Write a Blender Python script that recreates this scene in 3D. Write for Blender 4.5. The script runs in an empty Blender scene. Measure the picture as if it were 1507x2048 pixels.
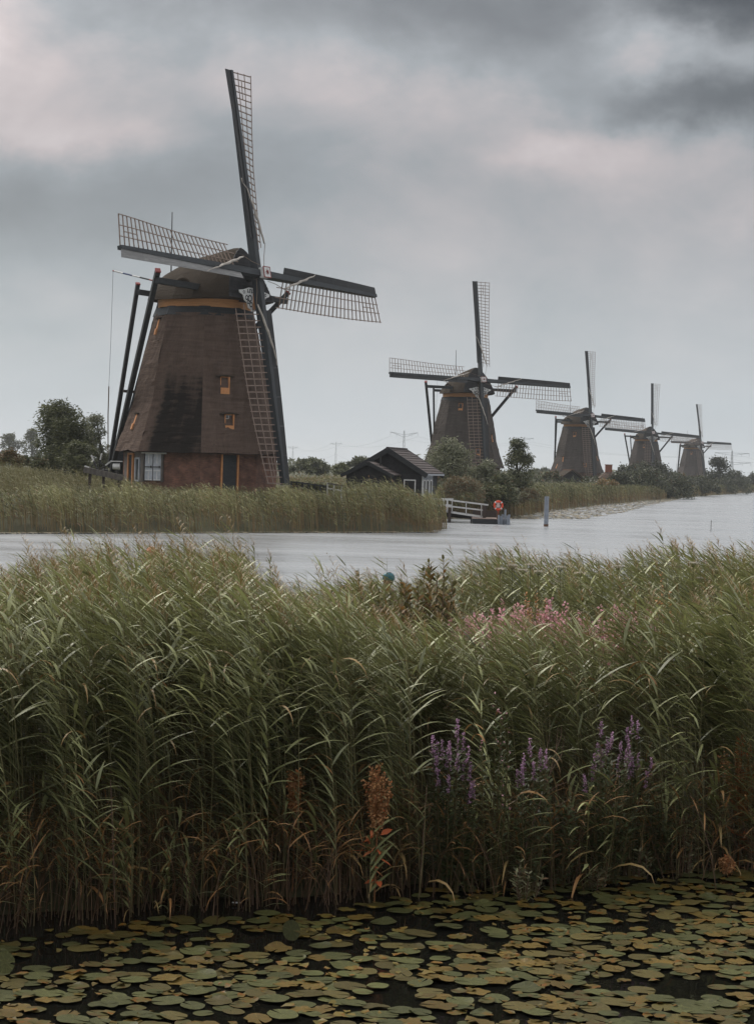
import bpy, bmesh, math, random
import numpy as np
from mathutils import Matrix, Vector

scene = bpy.context.scene
COL = scene.collection
R = math.radians
HC = 3.6            # eye height above the water
F = 3600.0          # focal length in photograph pixels (1507 x 2048)

# ------------------------------------------------------------------ camera
cam_data = bpy.data.cameras.new("camera")
cam = bpy.data.objects.new("camera", cam_data)
COL.objects.link(cam)
cam.location = (0, 0, HC)
HZN, ROLL = 940.0, R(1.6)            # horizon row at mid width; the photograph leans a little
cam.rotation_mode = 'QUATERNION'
cam.rotation_quaternion = (Matrix.Rotation(R(90), 4, 'X') @ Matrix.Rotation(ROLL, 4, 'Z')).to_quaternion()
cam_data.sensor_fit = 'VERTICAL'
cam_data.sensor_height = 24.0
cam_data.lens = F / 2048 * 24.0
cam_data.shift_y = (HZN - 1024) / 2048
cam_data.clip_start = 0.1
cam_data.clip_end = 14000
scene.camera = cam

# ------------------------------------------------------------------ sky, sun, exposure
SUN_EL, SUN_AZ = 48.0, -42.0        # azimuth from +y, positive to the right
world = bpy.data.worlds.new("World")
scene.world = world
world.use_nodes = True
nt = world.node_tree
N, L = nt.nodes, nt.links
N.clear()


def node(tree, typ, **kw):
    n = tree.nodes.new(typ)
    for k, v in kw.items():
        if k.startswith("i_"):
            n.inputs[k[2:].replace("_", " ")].default_value = v
        elif k.startswith("n_"):
            n.inputs[int(k[2:])].default_value = v
        else:
            setattr(n, k, v)
    return n


out = node(nt, "ShaderNodeOutputWorld")
bg = node(nt, "ShaderNodeBackground")
bg.inputs["Strength"].default_value = 0.1
sky = node(nt, "ShaderNodeTexSky", sky_type='NISHITA', sun_disc=False, sun_elevation=R(SUN_EL), sun_rotation=R(SUN_AZ),
           air_density=1.0, dust_density=3.0, ozone_density=1.0)
tc = node(nt, "ShaderNodeTexCoord")
sep = node(nt, "ShaderNodeSeparateXYZ")
L.new(tc.outputs["Generated"], sep.inputs[0])
# overcast grey-blue by elevation
el = node(nt, "ShaderNodeMapRange", i_From_Min=0.0, i_From_Max=0.6)
L.new(sep.outputs["Z"], el.inputs["Value"])
grad = node(nt, "ShaderNodeValToRGB")
cr = grad.color_ramp
cr.interpolation = 'B_SPLINE'
SKY_STOPS = [(0.0, (3.05, 3.38, 3.68)), (0.10, (2.36, 2.60, 2.80)), (0.25, (1.15, 1.26, 1.35)), (0.40, (1.9, 2.0, 2.08)), (0.62, (3.4, 3.5, 3.58)), (1.0, (4.6, 4.7, 4.8))]
while len(cr.elements) < len(SKY_STOPS):
    cr.elements.new(0.5)
for e, (p, c) in zip(cr.elements, SKY_STOPS):
    e.position = p
    e.color = (c[0] / 10, c[1] / 10, c[2] / 10, 1)
L.new(el.outputs[0], grad.inputs[0])
# broad cloud masses, then softer cloud edges; stretched sideways as low cloud is
mp = node(nt, "ShaderNodeMapping")
mp.inputs["Scale"].default_value = (1.0, 1.0, 1.5)
mp.inputs["Location"].default_value = (2.0, 3.94, 4.46)
L.new(tc.outputs["Generated"], mp.inputs[0])
n1 = node(nt, "ShaderNodeTexNoise", i_Scale=4.6, i_Detail=6.0, i_Roughness=0.55, i_Distortion=0.3)
L.new(mp.outputs[0], n1.inputs["Vector"])
n2 = node(nt, "ShaderNodeTexNoise", i_Scale=10.0, i_Detail=8.0, i_Roughness=0.6, i_Distortion=0.5)
L.new(mp.outputs[0], n2.inputs["Vector"])
m1 = node(nt, "ShaderNodeMapRange", i_From_Min=0.34, i_From_Max=0.66, i_To_Min=-1.0, i_To_Max=1.0)
L.new(n1.outputs[0], m1.inputs["Value"])
m2 = node(nt, "ShaderNodeMapRange", i_From_Min=0.3, i_From_Max=0.7, i_To_Min=-0.6, i_To_Max=0.6)
L.new(n2.outputs[0], m2.inputs["Value"])
su = node(nt, "ShaderNodeMath", operation='ADD')
L.new(m1.outputs[0], su.inputs[0])
L.new(m2.outputs[0], su.inputs[1])
# the lowest sky is smooth haze: cloud contrast grows with elevation
amp = node(nt, "ShaderNodeMapRange", i_From_Min=0.02, i_From_Max=0.24, i_To_Min=0.05, i_To_Max=0.36)
L.new(sep.outputs["Z"], amp.inputs["Value"])
mu = node(nt, "ShaderNodeMath", operation='MULTIPLY')
L.new(su.outputs[0], mu.inputs[0])
L.new(amp.outputs[0], mu.inputs[1])
# the cloud masses of this evening, each a soft patch at its own bearing (u, v = right and up per unit ahead)
CLOUDS = [(130, 110, 330, 130, 0.34), (140, 275, 190, 50, 0.34), (60, 430, 420, 100, -0.30), (640, 40, 260, 80, -0.22), (1060, 60, 200, 95, -0.50),
          (1310, 85, 150, 55, 0.55), (1490, 5, 170, 65, -1.35), (1450, 195, 160, 46, -1.05), (1000, -45, 620, 95, -0.5), (1370, 300, 210, 75, 0.26), (860, 240, 330, 110, 0.14),
          (1000, 500, 380, 120, 0.14), (480, 350, 300, 110, -0.16), (1500, 440, 120, 60, 0.22), (240, 20, 120, 50, -0.15), (1120, 300, 90, 50, 0.22), (330, 120, 90, 60, -0.2)]


def math_(op, a, b=None):
    m_ = node(nt, "ShaderNodeMath", operation=op)
    for i_, v_ in ((0, a), (1, b)):
        if v_ is None:
            continue
        if isinstance(v_, (int, float)):
            m_.inputs[i_].default_value = v_
        else:
            L.new(v_, m_.inputs[i_])
    return m_.outputs[0]


dn = node(nt, "ShaderNodeTexNoise", i_Scale=9.0, i_Detail=6.0, i_Roughness=0.6)
L.new(mp.outputs[0], dn.inputs["Vector"])
dsep = node(nt, "ShaderNodeSeparateColor")
L.new(dn.outputs["Color"], dsep.inputs[0])
ahead = math_('MAXIMUM', sep.outputs["Y"], 0.05)
cu = math_('ADD', math_('DIVIDE', sep.outputs["X"], ahead), math_('MULTIPLY', math_('SUBTRACT', dsep.outputs[0], 0.5), 0.13))
cv = math_('ADD', math_('DIVIDE', sep.outputs["Z"], ahead), math_('MULTIPLY', math_('SUBTRACT', dsep.outputs[1], 0.5), 0.07))
acc = mu.outputs[0]
for (px_, py_, rx_, ry_, am_) in CLOUDS:
    du_, dv_ = px_ - 753.5, py_ - HZN
    u0 = (du_ * math.cos(ROLL) + dv_ * math.sin(ROLL)) / F
    v0 = (du_ * math.sin(ROLL) - dv_ * math.cos(ROLL)) / F
    a_ = math_('MULTIPLY', math_('SUBTRACT', cu, u0), F / rx_)
    b_ = math_('MULTIPLY', math_('SUBTRACT', cv, v0), F / ry_)
    q_ = math_('ADD', math_('MULTIPLY', a_, a_), math_('MULTIPLY', b_, b_))
    g_ = math_('MULTIPLY', math_('EXPONENT', math_('MULTIPLY', q_, -0.7)), am_ * 1.4)
    acc = math_('ADD', acc, g_)
ex = node(nt, "ShaderNodeMath", operation='POWER', n_0=2.3)
L.new(acc, ex.inputs[1])
vm = node(nt, "ShaderNodeVectorMath", operation='SCALE')
L.new(grad.outputs[0], vm.inputs[0])
L.new(ex.outputs[0], vm.inputs["Scale"])
# bright cloud is a little warm
wm = node(nt, "ShaderNodeMapRange", i_From_Min=0.0, i_From_Max=0.5, i_To_Min=0.0, i_To_Max=1.0)
L.new(acc, wm.inputs["Value"])
tint = node(nt, "ShaderNodeMix", data_type='RGBA', blend_type='MULTIPLY')
tint.inputs["B"].default_value = (1.16, 0.97, 0.92, 1)
L.new(wm.outputs[0], tint.inputs["Factor"])
L.new(vm.outputs[0], tint.inputs["A"])
sc10 = node(nt, "ShaderNodeVectorMath", operation='SCALE')
sc10.inputs["Scale"].default_value = 10.0
L.new(tint.outputs["Result"], sc10.inputs[0])
mixs = node(nt, "ShaderNodeMix", data_type='RGBA')
mixs.inputs["Factor"].default_value = 0.94      # cloud cover over the clear sky
L.new(sky.outputs[0], mixs.inputs["A"])
L.new(sc10.outputs[0], mixs.inputs["B"])
L.new(mixs.outputs["Result"], bg.inputs["Color"])
L.new(bg.outputs[0], out.inputs["Surface"])

sun_data = bpy.data.lights.new("sun", 'SUN')
sun_data.energy = 1.5
sun_data.angle = R(25)
sun_data.color = (1.0, 0.95, 0.88)
sun = bpy.data.objects.new("sun", sun_data)
COL.objects.link(sun)
sd = Vector((math.sin(R(SUN_AZ)) * math.cos(R(SUN_EL)), math.cos(R(SUN_AZ)) * math.cos(R(SUN_EL)), math.sin(R(SUN_EL))))
sun.rotation_euler = (-sd).to_track_quat('-Z', 'Y').to_euler()
sun.location = sd * 60

vs = scene.view_settings
vs.view_transform = 'Standard'
vs.look = 'None'
vs.gamma = 1
vs.exposure = 0.95
vs.use_curve_mapping = False
cy = scene.cycles
cy.use_denoising = True
cy.max_bounces = 6
cy.diffuse_bounces = 3
cy.glossy_bounces = 3
cy.transmission_bounces = 4
cy.transparent_max_bounces = 6
cy.volume_bounces = 1
cy.caustics_reflective = False
cy.caustics_refractive = False
cy.sample_clamp_indirect = 4.0

# ------------------------------------------------------------------ helpers


def lerp(a, b, t):
    return a + (b - a) * t


def at(px, py, D):
    """a point of the place seen at a pixel of the photograph, D metres away"""
    du, dv = px - 753.5, py - HZN
    c, s = math.cos(ROLL), math.sin(ROLL)
    return Vector(((du * c + dv * s) / F * D, D, HC - (-du * s + dv * c) / F * D))


def on_level(px, py, z=0.0):
    """the same, where that line of sight meets the level z"""
    du, dv = px - 753.5, py - HZN
    y = -du * math.sin(ROLL) + dv * math.cos(ROLL)
    return at(px, py, (HC - z) * F / y)


def tag(o, label=None, cat=None, group=None, kind=None):
    if label: o["label"] = label
    if cat: o["category"] = cat
    if group: o["group"] = group
    if kind: o["kind"] = kind
    return o


def empty(name, loc=(0, 0, 0), rz=0.0):
    o = bpy.data.objects.new(name, None)
    COL.objects.link(o)
    o.location = loc
    o.rotation_euler = (0, 0, rz)
    o.empty_display_size = 0.3
    return o


def link_mesh(name, me, parent=None, mx=None):
    o = bpy.data.objects.new(name, me)
    COL.objects.link(o)
    if parent is not None:
        o.parent = parent
    if mx is not None:
        o.matrix_local = mx
    return o


class MB:
    """collects shapes and links them as one mesh"""

    def __init__(s):
        s.v, s.f, s.uv = [], [], {}

    def add(s, vs_, fs_):
        b = len(s.v)
        s.v += [tuple(p) for p in vs_]
        s.f += [tuple(i + b for i in q) for q in fs_]
        return b

    def box(s, c, size, rot=None):
        hx, hy, hz = size[0] / 2, size[1] / 2, size[2] / 2
        ps = [Vector((x, y, z)) for z in (-hz, hz) for y in (-hy, hy) for x in (-hx, hx)]
        if rot is not None:
            ps = [rot @ p for p in ps]
        c = Vector(c)
        s.add([p + c for p in ps], [(0, 2, 3, 1), (4, 5, 7, 6), (0, 1, 5, 4), (1, 3, 7, 5), (3, 2, 6, 7), (2, 0, 4, 6)])

    def beam(s, a, b, w, h=None, up=(0, 0, 1), w1=None, h1=None):
        """square bar from a to b; w across, h along up; w1/h1 at the far end"""
        a, b = Vector(a), Vector(b)
        h = w if h is None else h
        w1 = w if w1 is None else w1
        h1 = h if h1 is None else h1
        d = (b - a).normalized()
        u = Vector(up)
        if abs(d.dot(u)) > 0.98:
            u = Vector((0, 1, 0))
        x = d.cross(u).normalized()
        y = x.cross(d).normalized()
        ps = []
        for p, ww, hh in ((a, w, h), (b, w1, h1)):
            ps += [p - x * ww / 2 - y * hh / 2, p + x * ww / 2 - y * hh / 2, p + x * ww / 2 + y * hh / 2, p - x * ww / 2 + y * hh / 2]
        s.add(ps, [(0, 3, 2, 1), (4, 5, 6, 7), (0, 1, 5, 4), (1, 2, 6, 5), (2, 3, 7, 6), (3, 0, 4, 7)])

    def tube(s, pts, rad, n=8, caps=True):
        pts = [Vector(p) for p in pts]
        if not hasattr(rad, '__len__'):
            rad = [rad] * len(pts)
        ref = Vector((0.13, 0.97, 0.2))
        rings = []
        for i, p in enumerate(pts):
            d = (pts[min(i + 1, len(pts) - 1)] - pts[max(i - 1, 0)]).normalized()
            if abs(d.dot(ref)) > 0.95:
                ref = Vector((0.9, 0.1, 0.3))
            x = d.cross(ref).normalized()
            y = d.cross(x)
            rings += [p + (x * math.cos(2 * math.pi * k / n) + y * math.sin(2 * math.pi * k / n)) * rad[i] for k in range(n)]
        fs = [(i * n + k, i * n + (k + 1) % n, (i + 1) * n + (k + 1) % n, (i + 1) * n + k) for i in range(len(pts) - 1) for k in range(n)]
        if caps:
            fs += [tuple(range(n))[::-1], tuple(range((len(pts) - 1) * n, len(pts) * n))]
        s.add(rings, fs)

    def prism(s, poly, y0, y1):
        """polygon in x,z pushed from y0 to y1"""
        n = len(poly)
        s.add([(x, y0, z) for x, z in poly] + [(x, y1, z) for x, z in poly],
              [tuple(range(n)), tuple(range(n, 2 * n))[::-1]] + [(i, i + n, (i + 1) % n + n, (i + 1) % n) for i in range(n)])

    def mesh(s, name, mat=None, smooth=False):
        me = bpy.data.meshes.new(name)
        me.from_pydata(s.v, [], s.f)
        if mat is not None:
            me.materials.append(mat)
        bm = bmesh.new()
        bm.from_mesh(me)
        bmesh.ops.recalc_face_normals(bm, faces=bm.faces)
        bm.to_mesh(me)
        bm.free()
        if smooth:
            me.polygons.foreach_set("use_smooth", [True] * len(me.polygons))
        me.update()
        return me

    def build(s, name, mat=None, parent=None, mx=None, smooth=False):
        return link_mesh(name, s.mesh(name, mat, smooth), parent, mx)


def np_mesh(name, verts, quads, mats, attrs=None, mat_idx=None, tris=None):
    """a big mesh straight from arrays; attrs = {name: per-vertex float}"""
    me = bpy.data.meshes.new(name)
    nv, nq = len(verts), len(quads)
    nt_ = 0 if tris is None else len(tris)
    me.vertices.add(nv)
    me.vertices.foreach_set("co", np.asarray(verts, np.float32).ravel())
    loops = np.asarray(quads, np.int32).ravel()
    starts = np.arange(nq, dtype=np.int32) * 4
    tot = np.full(nq, 4, np.int32)
    if nt_:
        starts = np.concatenate([starts, nq * 4 + np.arange(nt_, dtype=np.int32) * 3])
        tot = np.concatenate([tot, np.full(nt_, 3, np.int32)])
        loops = np.concatenate([loops, np.asarray(tris, np.int32).ravel()])
    me.loops.add(len(loops))
    me.loops.foreach_set("vertex_index", loops)
    me.polygons.add(nq + nt_)
    me.polygons.foreach_set("loop_start", starts)
    me.polygons.foreach_set("loop_total", tot)
    for m in (mats if isinstance(mats, (list, tuple)) else [mats]):
        me.materials.append(m)
    if mat_idx is not None:
        me.polygons.foreach_set("material_index", np.asarray(mat_idx, np.int32))
    me.update(calc_edges=True)
    for k, a in (attrs or {}).items():
        at_ = me.attributes.new(k, 'FLOAT', 'POINT')
        at_.data.foreach_set("value", np.asarray(a, np.float32))
    return me
# ------------------------------------------------------------------ materials


def new_mat(name):
    m = bpy.data.materials.new(name)
    m.use_nodes = True
    t = m.node_tree
    p = t.nodes["Principled BSDF"]
    return m, t, p


def rough_mat(name, col, col2=None, scale=3.0, rough=0.8, bump=0.0, bump_scale=None, stretch=(1, 1, 1), detail=4.0, spec=0.3, coords="Object", metal=0.0, rand=0.0):
    """a colour that drifts to col2 through noise, with bump"""
    m, t, p = new_mat(name)
    p.inputs["Roughness"].default_value = rough
    p.inputs["Specular IOR Level"].default_value = spec
    p.inputs["Metallic"].default_value = metal
    c = node(t, "ShaderNodeTexCoord")
    mpn = node(t, "ShaderNodeMapping")
    mpn.inputs["Scale"].default_value = stretch
    t.links.new(c.outputs[coords], mpn.inputs[0])
    nz = node(t, "ShaderNodeTexNoise", i_Scale=scale, i_Detail=detail, i_Roughness=0.6)
    t.links.new(mpn.outputs[0], nz.inputs["Vector"])
    mr = node(t, "ShaderNodeMapRange", i_From_Min=0.32, i_From_Max=0.68)
    t.links.new(nz.outputs[0], mr.inputs["Value"])
    mx = node(t, "ShaderNodeMix", data_type='RGBA')
    mx.inputs["A"].default_value = (*col, 1)
    mx.inputs["B"].default_value = (*(col2 or [x * 0.6 for x in col]), 1)
    t.links.new(mr.outputs[0], mx.inputs["Factor"])
    last = mx.outputs["Result"]
    if rand:
        oi = node(t, "ShaderNodeObjectInfo")
        hv = node(t, "ShaderNodeHueSaturation")
        r2 = node(t, "ShaderNodeMapRange", i_To_Min=1 - rand, i_To_Max=1 + rand)
        t.links.new(oi.outputs["Random"], r2.inputs["Value"])
        t.links.new(r2.outputs[0], hv.inputs["Value"])
        t.links.new(last, hv.inputs["Color"])
        last = hv.outputs[0]
    t.links.new(last, p.inputs["Base Color"])
    if bump:
        n2_ = nz
        if bump_scale:
            n2_ = node(t, "ShaderNodeTexNoise", i_Scale=bump_scale, i_Detail=5.0, i_Roughness=0.65)
            t.links.new(mpn.outputs[0], n2_.inputs["Vector"])
        b = node(t, "ShaderNodeBump", i_Strength=1.0, i_Distance=bump)
        t.links.new(n2_.outputs[0], b.inputs["Height"])
        t.links.new(b.outputs[0], p.inputs["Normal"])
    return m


def leaf_mat(name, dark, light, dry=(0.16, 0.085, 0.035), trans=0.3, rough=0.45, rand=0.18, spec=0.4):
    """leaves: the attribute 'tone' runs from dark to light, 'dry' to withered"""
    m, t, p = new_mat(name)
    p.inputs["Roughness"].default_value = rough
    p.inputs["Specular IOR Level"].default_value = spec
    a = node(t, "ShaderNodeAttribute", attribute_name="tone")
    mx = node(t, "ShaderNodeMix", data_type='RGBA')
    mx.inputs["A"].default_value = (*dark, 1)
    mx.inputs["B"].default_value = (*light, 1)
    t.links.new(a.outputs["Fac"], mx.inputs["Factor"])
    d = node(t, "ShaderNodeAttribute", attribute_name="dry")
    m2_ = node(t, "ShaderNodeMix", data_type='RGBA')
    m2_.inputs["B"].default_value = (*dry, 1)
    t.links.new(d.outputs["Fac"], m2_.inputs["Factor"])
    t.links.new(mx.outputs["Result"], m2_.inputs["A"])
    oi = node(t, "ShaderNodeObjectInfo")
    hv = node(t, "ShaderNodeHueSaturation")
    r2 = node(t, "ShaderNodeMapRange", i_To_Min=1 - rand, i_To_Max=1 + rand)
    t.links.new(oi.outputs["Random"], r2.inputs["Value"])
    t.links.new(r2.outputs[0], hv.inputs["Value"])
    t.links.new(m2_.outputs["Result"], hv.inputs["Color"])
    t.links.new(hv.outputs[0], p.inputs["Base Color"])
    tr = node(t, "ShaderNodeBsdfTranslucent")
    t.links.new(hv.outputs[0], tr.inputs[0])
    ms = node(t, "ShaderNodeMixShader", n_0=trans)
    t.links.new(p.outputs[0], ms.inputs[1])
    t.links.new(tr.outputs[0], ms.inputs[2])
    t.links.new(ms.outputs[0], t.nodes["Material Output"].inputs["Surface"])
    return m


def thatch_mat(name, base, light, moss):
    """reed thatch: fine straw along the slope, courses across it, dark damp moss where the attribute says"""
    m, t, p = new_mat(name)
    p.inputs["Roughness"].default_value = 0.95
    p.inputs["Specular IOR Level"].default_value = 0.15
    uv = node(t, "ShaderNodeUVMap", uv_map="UVMap")
    m1_ = node(t, "ShaderNodeMapping")
    m1_.inputs["Scale"].default_value = (16, 1.3, 1)
    t.links.new(uv.outputs[0], m1_.inputs[0])
    straw = node(t, "ShaderNodeTexNoise", i_Scale=2.0, i_Detail=6.0, i_Roughness=0.7)
    t.links.new(m1_.outputs[0], straw.inputs["Vector"])
    m3_ = node(t, "ShaderNodeMapping")
    m3_.inputs["Scale"].default_value = (0.3, 2.4, 1)
    t.links.new(uv.outputs[0], m3_.inputs[0])
    course = node(t, "ShaderNodeTexNoise", i_Scale=1.6, i_Detail=4.0, i_Roughness=0.6)
    t.links.new(m3_.outputs[0], course.inputs["Vector"])
    m4_ = node(t, "ShaderNodeMapping")
    m4_.inputs["Scale"].default_value = (1.0, 0.16, 1)
    t.links.new(uv.outputs[0], m4_.inputs[0])
    streak = node(t, "ShaderNodeTexNoise", i_Scale=1.3, i_Detail=5.0, i_Roughness=0.65)
    t.links.new(m4_.outputs[0], streak.inputs["Vector"])
    mix = node(t, "ShaderNodeMix", data_type='RGBA')
    mix.inputs["A"].default_value = (*base, 1)
    mix.inputs["B"].default_value = (*light, 1)
    s1 = node(t, "ShaderNodeMath", operation='ADD')
    t.links.new(straw.outputs[0], s1.inputs[0])
    t.links.new(course.outputs[0], s1.inputs[1])
    s2 = node(t, "ShaderNodeMath", operation='ADD')
    t.links.new(s1.outputs[0], s2.inputs[0])
    t.links.new(streak.outputs[0], s2.inputs[1])
    mr = node(t, "ShaderNodeMapRange", i_From_Min=1.15, i_From_Max=1.85)
    t.links.new(s2.outputs[0], mr.inputs["Value"])
    t.links.new(mr.outputs[0], mix.inputs["Factor"])
    ms = node(t, "ShaderNodeAttribute", attribute_name="moss")
    a1 = node(t, "ShaderNodeMath", operation='ADD')
    t.links.new(ms.outputs["Fac"], a1.inputs[0])
    sc = node(t, "ShaderNodeMath", operation='ADD')
    t.links.new(streak.outputs[0], sc.inputs[0])
    t.links.new(course.outputs[0], sc.inputs[1])
    t.links.new(sc.outputs[0], a1.inputs[1])
    mm = node(t, "ShaderNodeMapRange", i_From_Min=1.24, i_From_Max=1.60)
    t.links.new(a1.outputs[0], mm.inputs["Value"])
    mix2 = node(t, "ShaderNodeMix", data_type='RGBA')
    mix2.inputs["B"].default_value = (*moss, 1)
    t.links.new(mm.outputs[0], mix2.inputs["Factor"])
    t.links.new(mix.outputs["Result"], mix2.inputs["A"])
    t.links.new(mix2.outputs["Result"], p.inputs["Base Color"])
    b = node(t, "ShaderNodeBump", i_Strength=1.0, i_Distance=0.06)
    t.links.new(s1.outputs[0], b.inputs["Height"])
    t.links.new(b.outputs[0], p.inputs["Normal"])
    return m


def brick_mat(name):
    m, t, p = new_mat(name)
    p.inputs["Roughness"].default_value = 0.9
    uv = node(t, "ShaderNodeUVMap", uv_map="UVMap")
    br = node(t, "ShaderNodeTexBrick", i_Scale=1.0)
    br.inputs["Color1"].default_value = (0.26, 0.110, 0.066, 1)
    br.inputs["Color2"].default_value = (0.165, 0.072, 0.047, 1)
    br.inputs["Mortar"].default_value = (0.10, 0.085, 0.075, 1)
    br.inputs["Mortar Size"].default_value = 0.009
    br.inputs["Brick Width"].default_value = 0.22
    br.inputs["Row Height"].default_value = 0.066
    t.links.new(uv.outputs[0], br.inputs["Vector"])
    nz = node(t, "ShaderNodeTexNoise", i_Scale=1.4, i_Detail=6.0, i_Roughness=0.65)
    t.links.new(uv.outputs[0], nz.inputs["Vector"])
    mr = node(t, "ShaderNodeMapRange", i_From_Min=0.3, i_From_Max=0.7, i_To_Min=0.42, i_To_Max=1.4)
    t.links.new(nz.outputs[0], mr.inputs["Value"])
    mv = node(t, "ShaderNodeVectorMath", operation='SCALE')
    t.links.new(br.outputs["Color"], mv.inputs[0])
    t.links.new(mr.outputs[0], mv.inputs["Scale"])
    t.links.new(mv.outputs[0], p.inputs["Base Color"])
    b = node(t, "ShaderNodeBump", i_Strength=0.8, i_Distance=0.012, invert=True)
    t.links.new(br.outputs["Fac"], b.inputs["Height"])
    t.links.new(b.outputs[0], p.inputs["Normal"])
    return m


def water_mat(name, body, waves, rough=0.04, fine=0.0):
    m, t, p = new_mat(name)
    p.inputs["Base Color"].default_value = (*body, 1)
    p.inputs["Roughness"].default_value = rough
    p.inputs["Specular IOR Level"].default_value = 0.5 if "pond" in name else 1.0
    p.inputs["IOR"].default_value = 1.33 if "pond" in name else 1.45
    c = node(t, "ShaderNodeTexCoord")
    h = None
    for k, (sx, sy, amp_) in enumerate(waves):
        mpn = node(t, "ShaderNodeMapping")
        mpn.inputs["Scale"].default_value = (sx, sy, 1)
        mpn.inputs["Rotation"].default_value = (0, 0, 0.3 * k - 0.2)
        t.links.new(c.outputs["Object"], mpn.inputs[0])
        nz = node(t, "ShaderNodeTexNoise", i_Scale=1.0, i_Detail=3.0, i_Roughness=0.55)
        t.links.new(mpn.outputs[0], nz.inputs["Vector"])
        mm = node(t, "ShaderNodeMath", operation='MULTIPLY', n_1=amp_)
        t.links.new(nz.outputs[0], mm.inputs[0])
        if h is None:
            h = mm.outputs[0]
        else:
            ad = node(t, "ShaderNodeMath", operation='ADD')
            t.links.new(h, ad.inputs[0])
            t.links.new(mm.outputs[0], ad.inputs[1])
            h = ad.outputs[0]
    if "canal" in name:      # slicks and ruffled patches drawn out by the wind
        mq = node(t, "ShaderNodeMapping")
        mq.inputs["Scale"].default_value = (0.05, 0.16, 1)
        t.links.new(c.outputs["Object"], mq.inputs[0])
        nq = node(t, "ShaderNodeTexNoise", i_Scale=1.0, i_Detail=5.0, i_Roughness=0.6)
        t.links.new(mq.outputs[0], nq.inputs["Vector"])
        rq = node(t, "ShaderNodeMapRange", i_From_Min=0.36, i_From_Max=0.60, i_To_Min=0.13, i_To_Max=rough)
        t.links.new(nq.outputs[0], rq.inputs["Value"])
        t.links.new(rq.outputs[0], p.inputs["Roughness"])
    b = node(t, "ShaderNodeBump", i_Strength=1.0, i_Distance=1.0)
    t.links.new(h, b.inputs["Height"])
    t.links.new(b.outputs[0], p.inputs["Normal"])
    return m


def pad_mat(name, a_, b_, spot, spot_lo=0.58, spot_hi=0.72):
    """lily leaf: pale veins from the middle, blotches of rot, a shade of its own on every leaf"""
    m, t, p = new_mat(name)
    p.inputs["Roughness"].default_value = 0.5
    p.inputs["Specular IOR Level"].default_value = 0.15
    c = node(t, "ShaderNodeTexCoord")
    oi = node(t, "ShaderNodeObjectInfo")
    ofs = node(t, "ShaderNodeVectorMath", operation='SCALE')
    t.links.new(oi.outputs["Location"], ofs.inputs[0])
    ofs.inputs["Scale"].default_value = 7.3
    ad = node(t, "ShaderNodeVectorMath", operation='ADD')
    t.links.new(c.outputs["Object"], ad.inputs[0])
    t.links.new(ofs.outputs[0], ad.inputs[1])
    n1_ = node(t, "ShaderNodeTexNoise", i_Scale=5.0, i_Detail=4.0)
    t.links.new(ad.outputs[0], n1_.inputs["Vector"])
    n2_ = node(t, "ShaderNodeTexNoise", i_Scale=17.0, i_Detail=6.0, i_Roughness=0.7)
    t.links.new(ad.outputs[0], n2_.inputs["Vector"])
    mx = node(t, "ShaderNodeMix", data_type='RGBA')
    mx.inputs["A"].default_value = (*a_, 1)
    mx.inputs["B"].default_value = (*b_, 1)
    mr = node(t, "ShaderNodeMapRange", i_From_Min=0.35, i_From_Max=0.65)
    t.links.new(n1_.outputs[0], mr.inputs["Value"])
    t.links.new(mr.outputs[0], mx.inputs["Factor"])
    # veins
    sp = node(t, "ShaderNodeSeparateXYZ")
    t.links.new(c.outputs["Object"], sp.inputs[0])
    an = node(t, "ShaderNodeMath", operation='ARCTAN2')
    t.links.new(sp.outputs["Y"], an.inputs[0])
    t.links.new(sp.outputs["X"], an.inputs[1])
    m8 = node(t, "ShaderNodeMath", operation='MULTIPLY', n_1=9.0)
    t.links.new(an.outputs[0], m8.inputs[0])
    sn = node(t, "ShaderNodeMath", operation='SINE')
    t.links.new(m8.outputs[0], sn.inputs[0])
    vr = node(t, "ShaderNodeMapRange", i_From_Min=0.88, i_From_Max=1.0, i_To_Min=1.0, i_To_Max=1.6)
    t.links.new(sn.outputs[0], vr.inputs["Value"])
    vv = node(t, "ShaderNodeVectorMath", operation='SCALE')
    t.links.new(mx.outputs["Result"], vv.inputs[0])
    t.links.new(vr.outputs[0], vv.inputs["Scale"])
    sr = node(t, "ShaderNodeMapRange", i_From_Min=spot_lo, i_From_Max=spot_hi)
    t.links.new(n2_.outputs[0], sr.inputs["Value"])
    m2_ = node(t, "ShaderNodeMix", data_type='RGBA')
    m2_.inputs["B"].default_value = (*spot, 1)
    t.links.new(sr.outputs[0], m2_.inputs["Factor"])
    t.links.new(vv.outputs[0], m2_.inputs["A"])
    hv = node(t, "ShaderNodeHueSaturation")
    r2 = node(t, "ShaderNodeMapRange", i_To_Min=0.7, i_To_Max=1.3)
    t.links.new(oi.outputs["Random"], r2.inputs["Value"])
    t.links.new(r2.outputs[0], hv.inputs["Value"])
    t.links.new(m2_.outputs["Result"], hv.inputs["Color"])
    t.links.new(hv.outputs[0], p.inputs["Base Color"])
    b = node(t, "ShaderNodeBump", i_Strength=0.6, i_Distance=0.004)
    t.links.new(n2_.outputs[0], b.inputs["Height"])
    t.links.new(b.outputs[0], p.inputs["Normal"])
    return m


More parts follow.
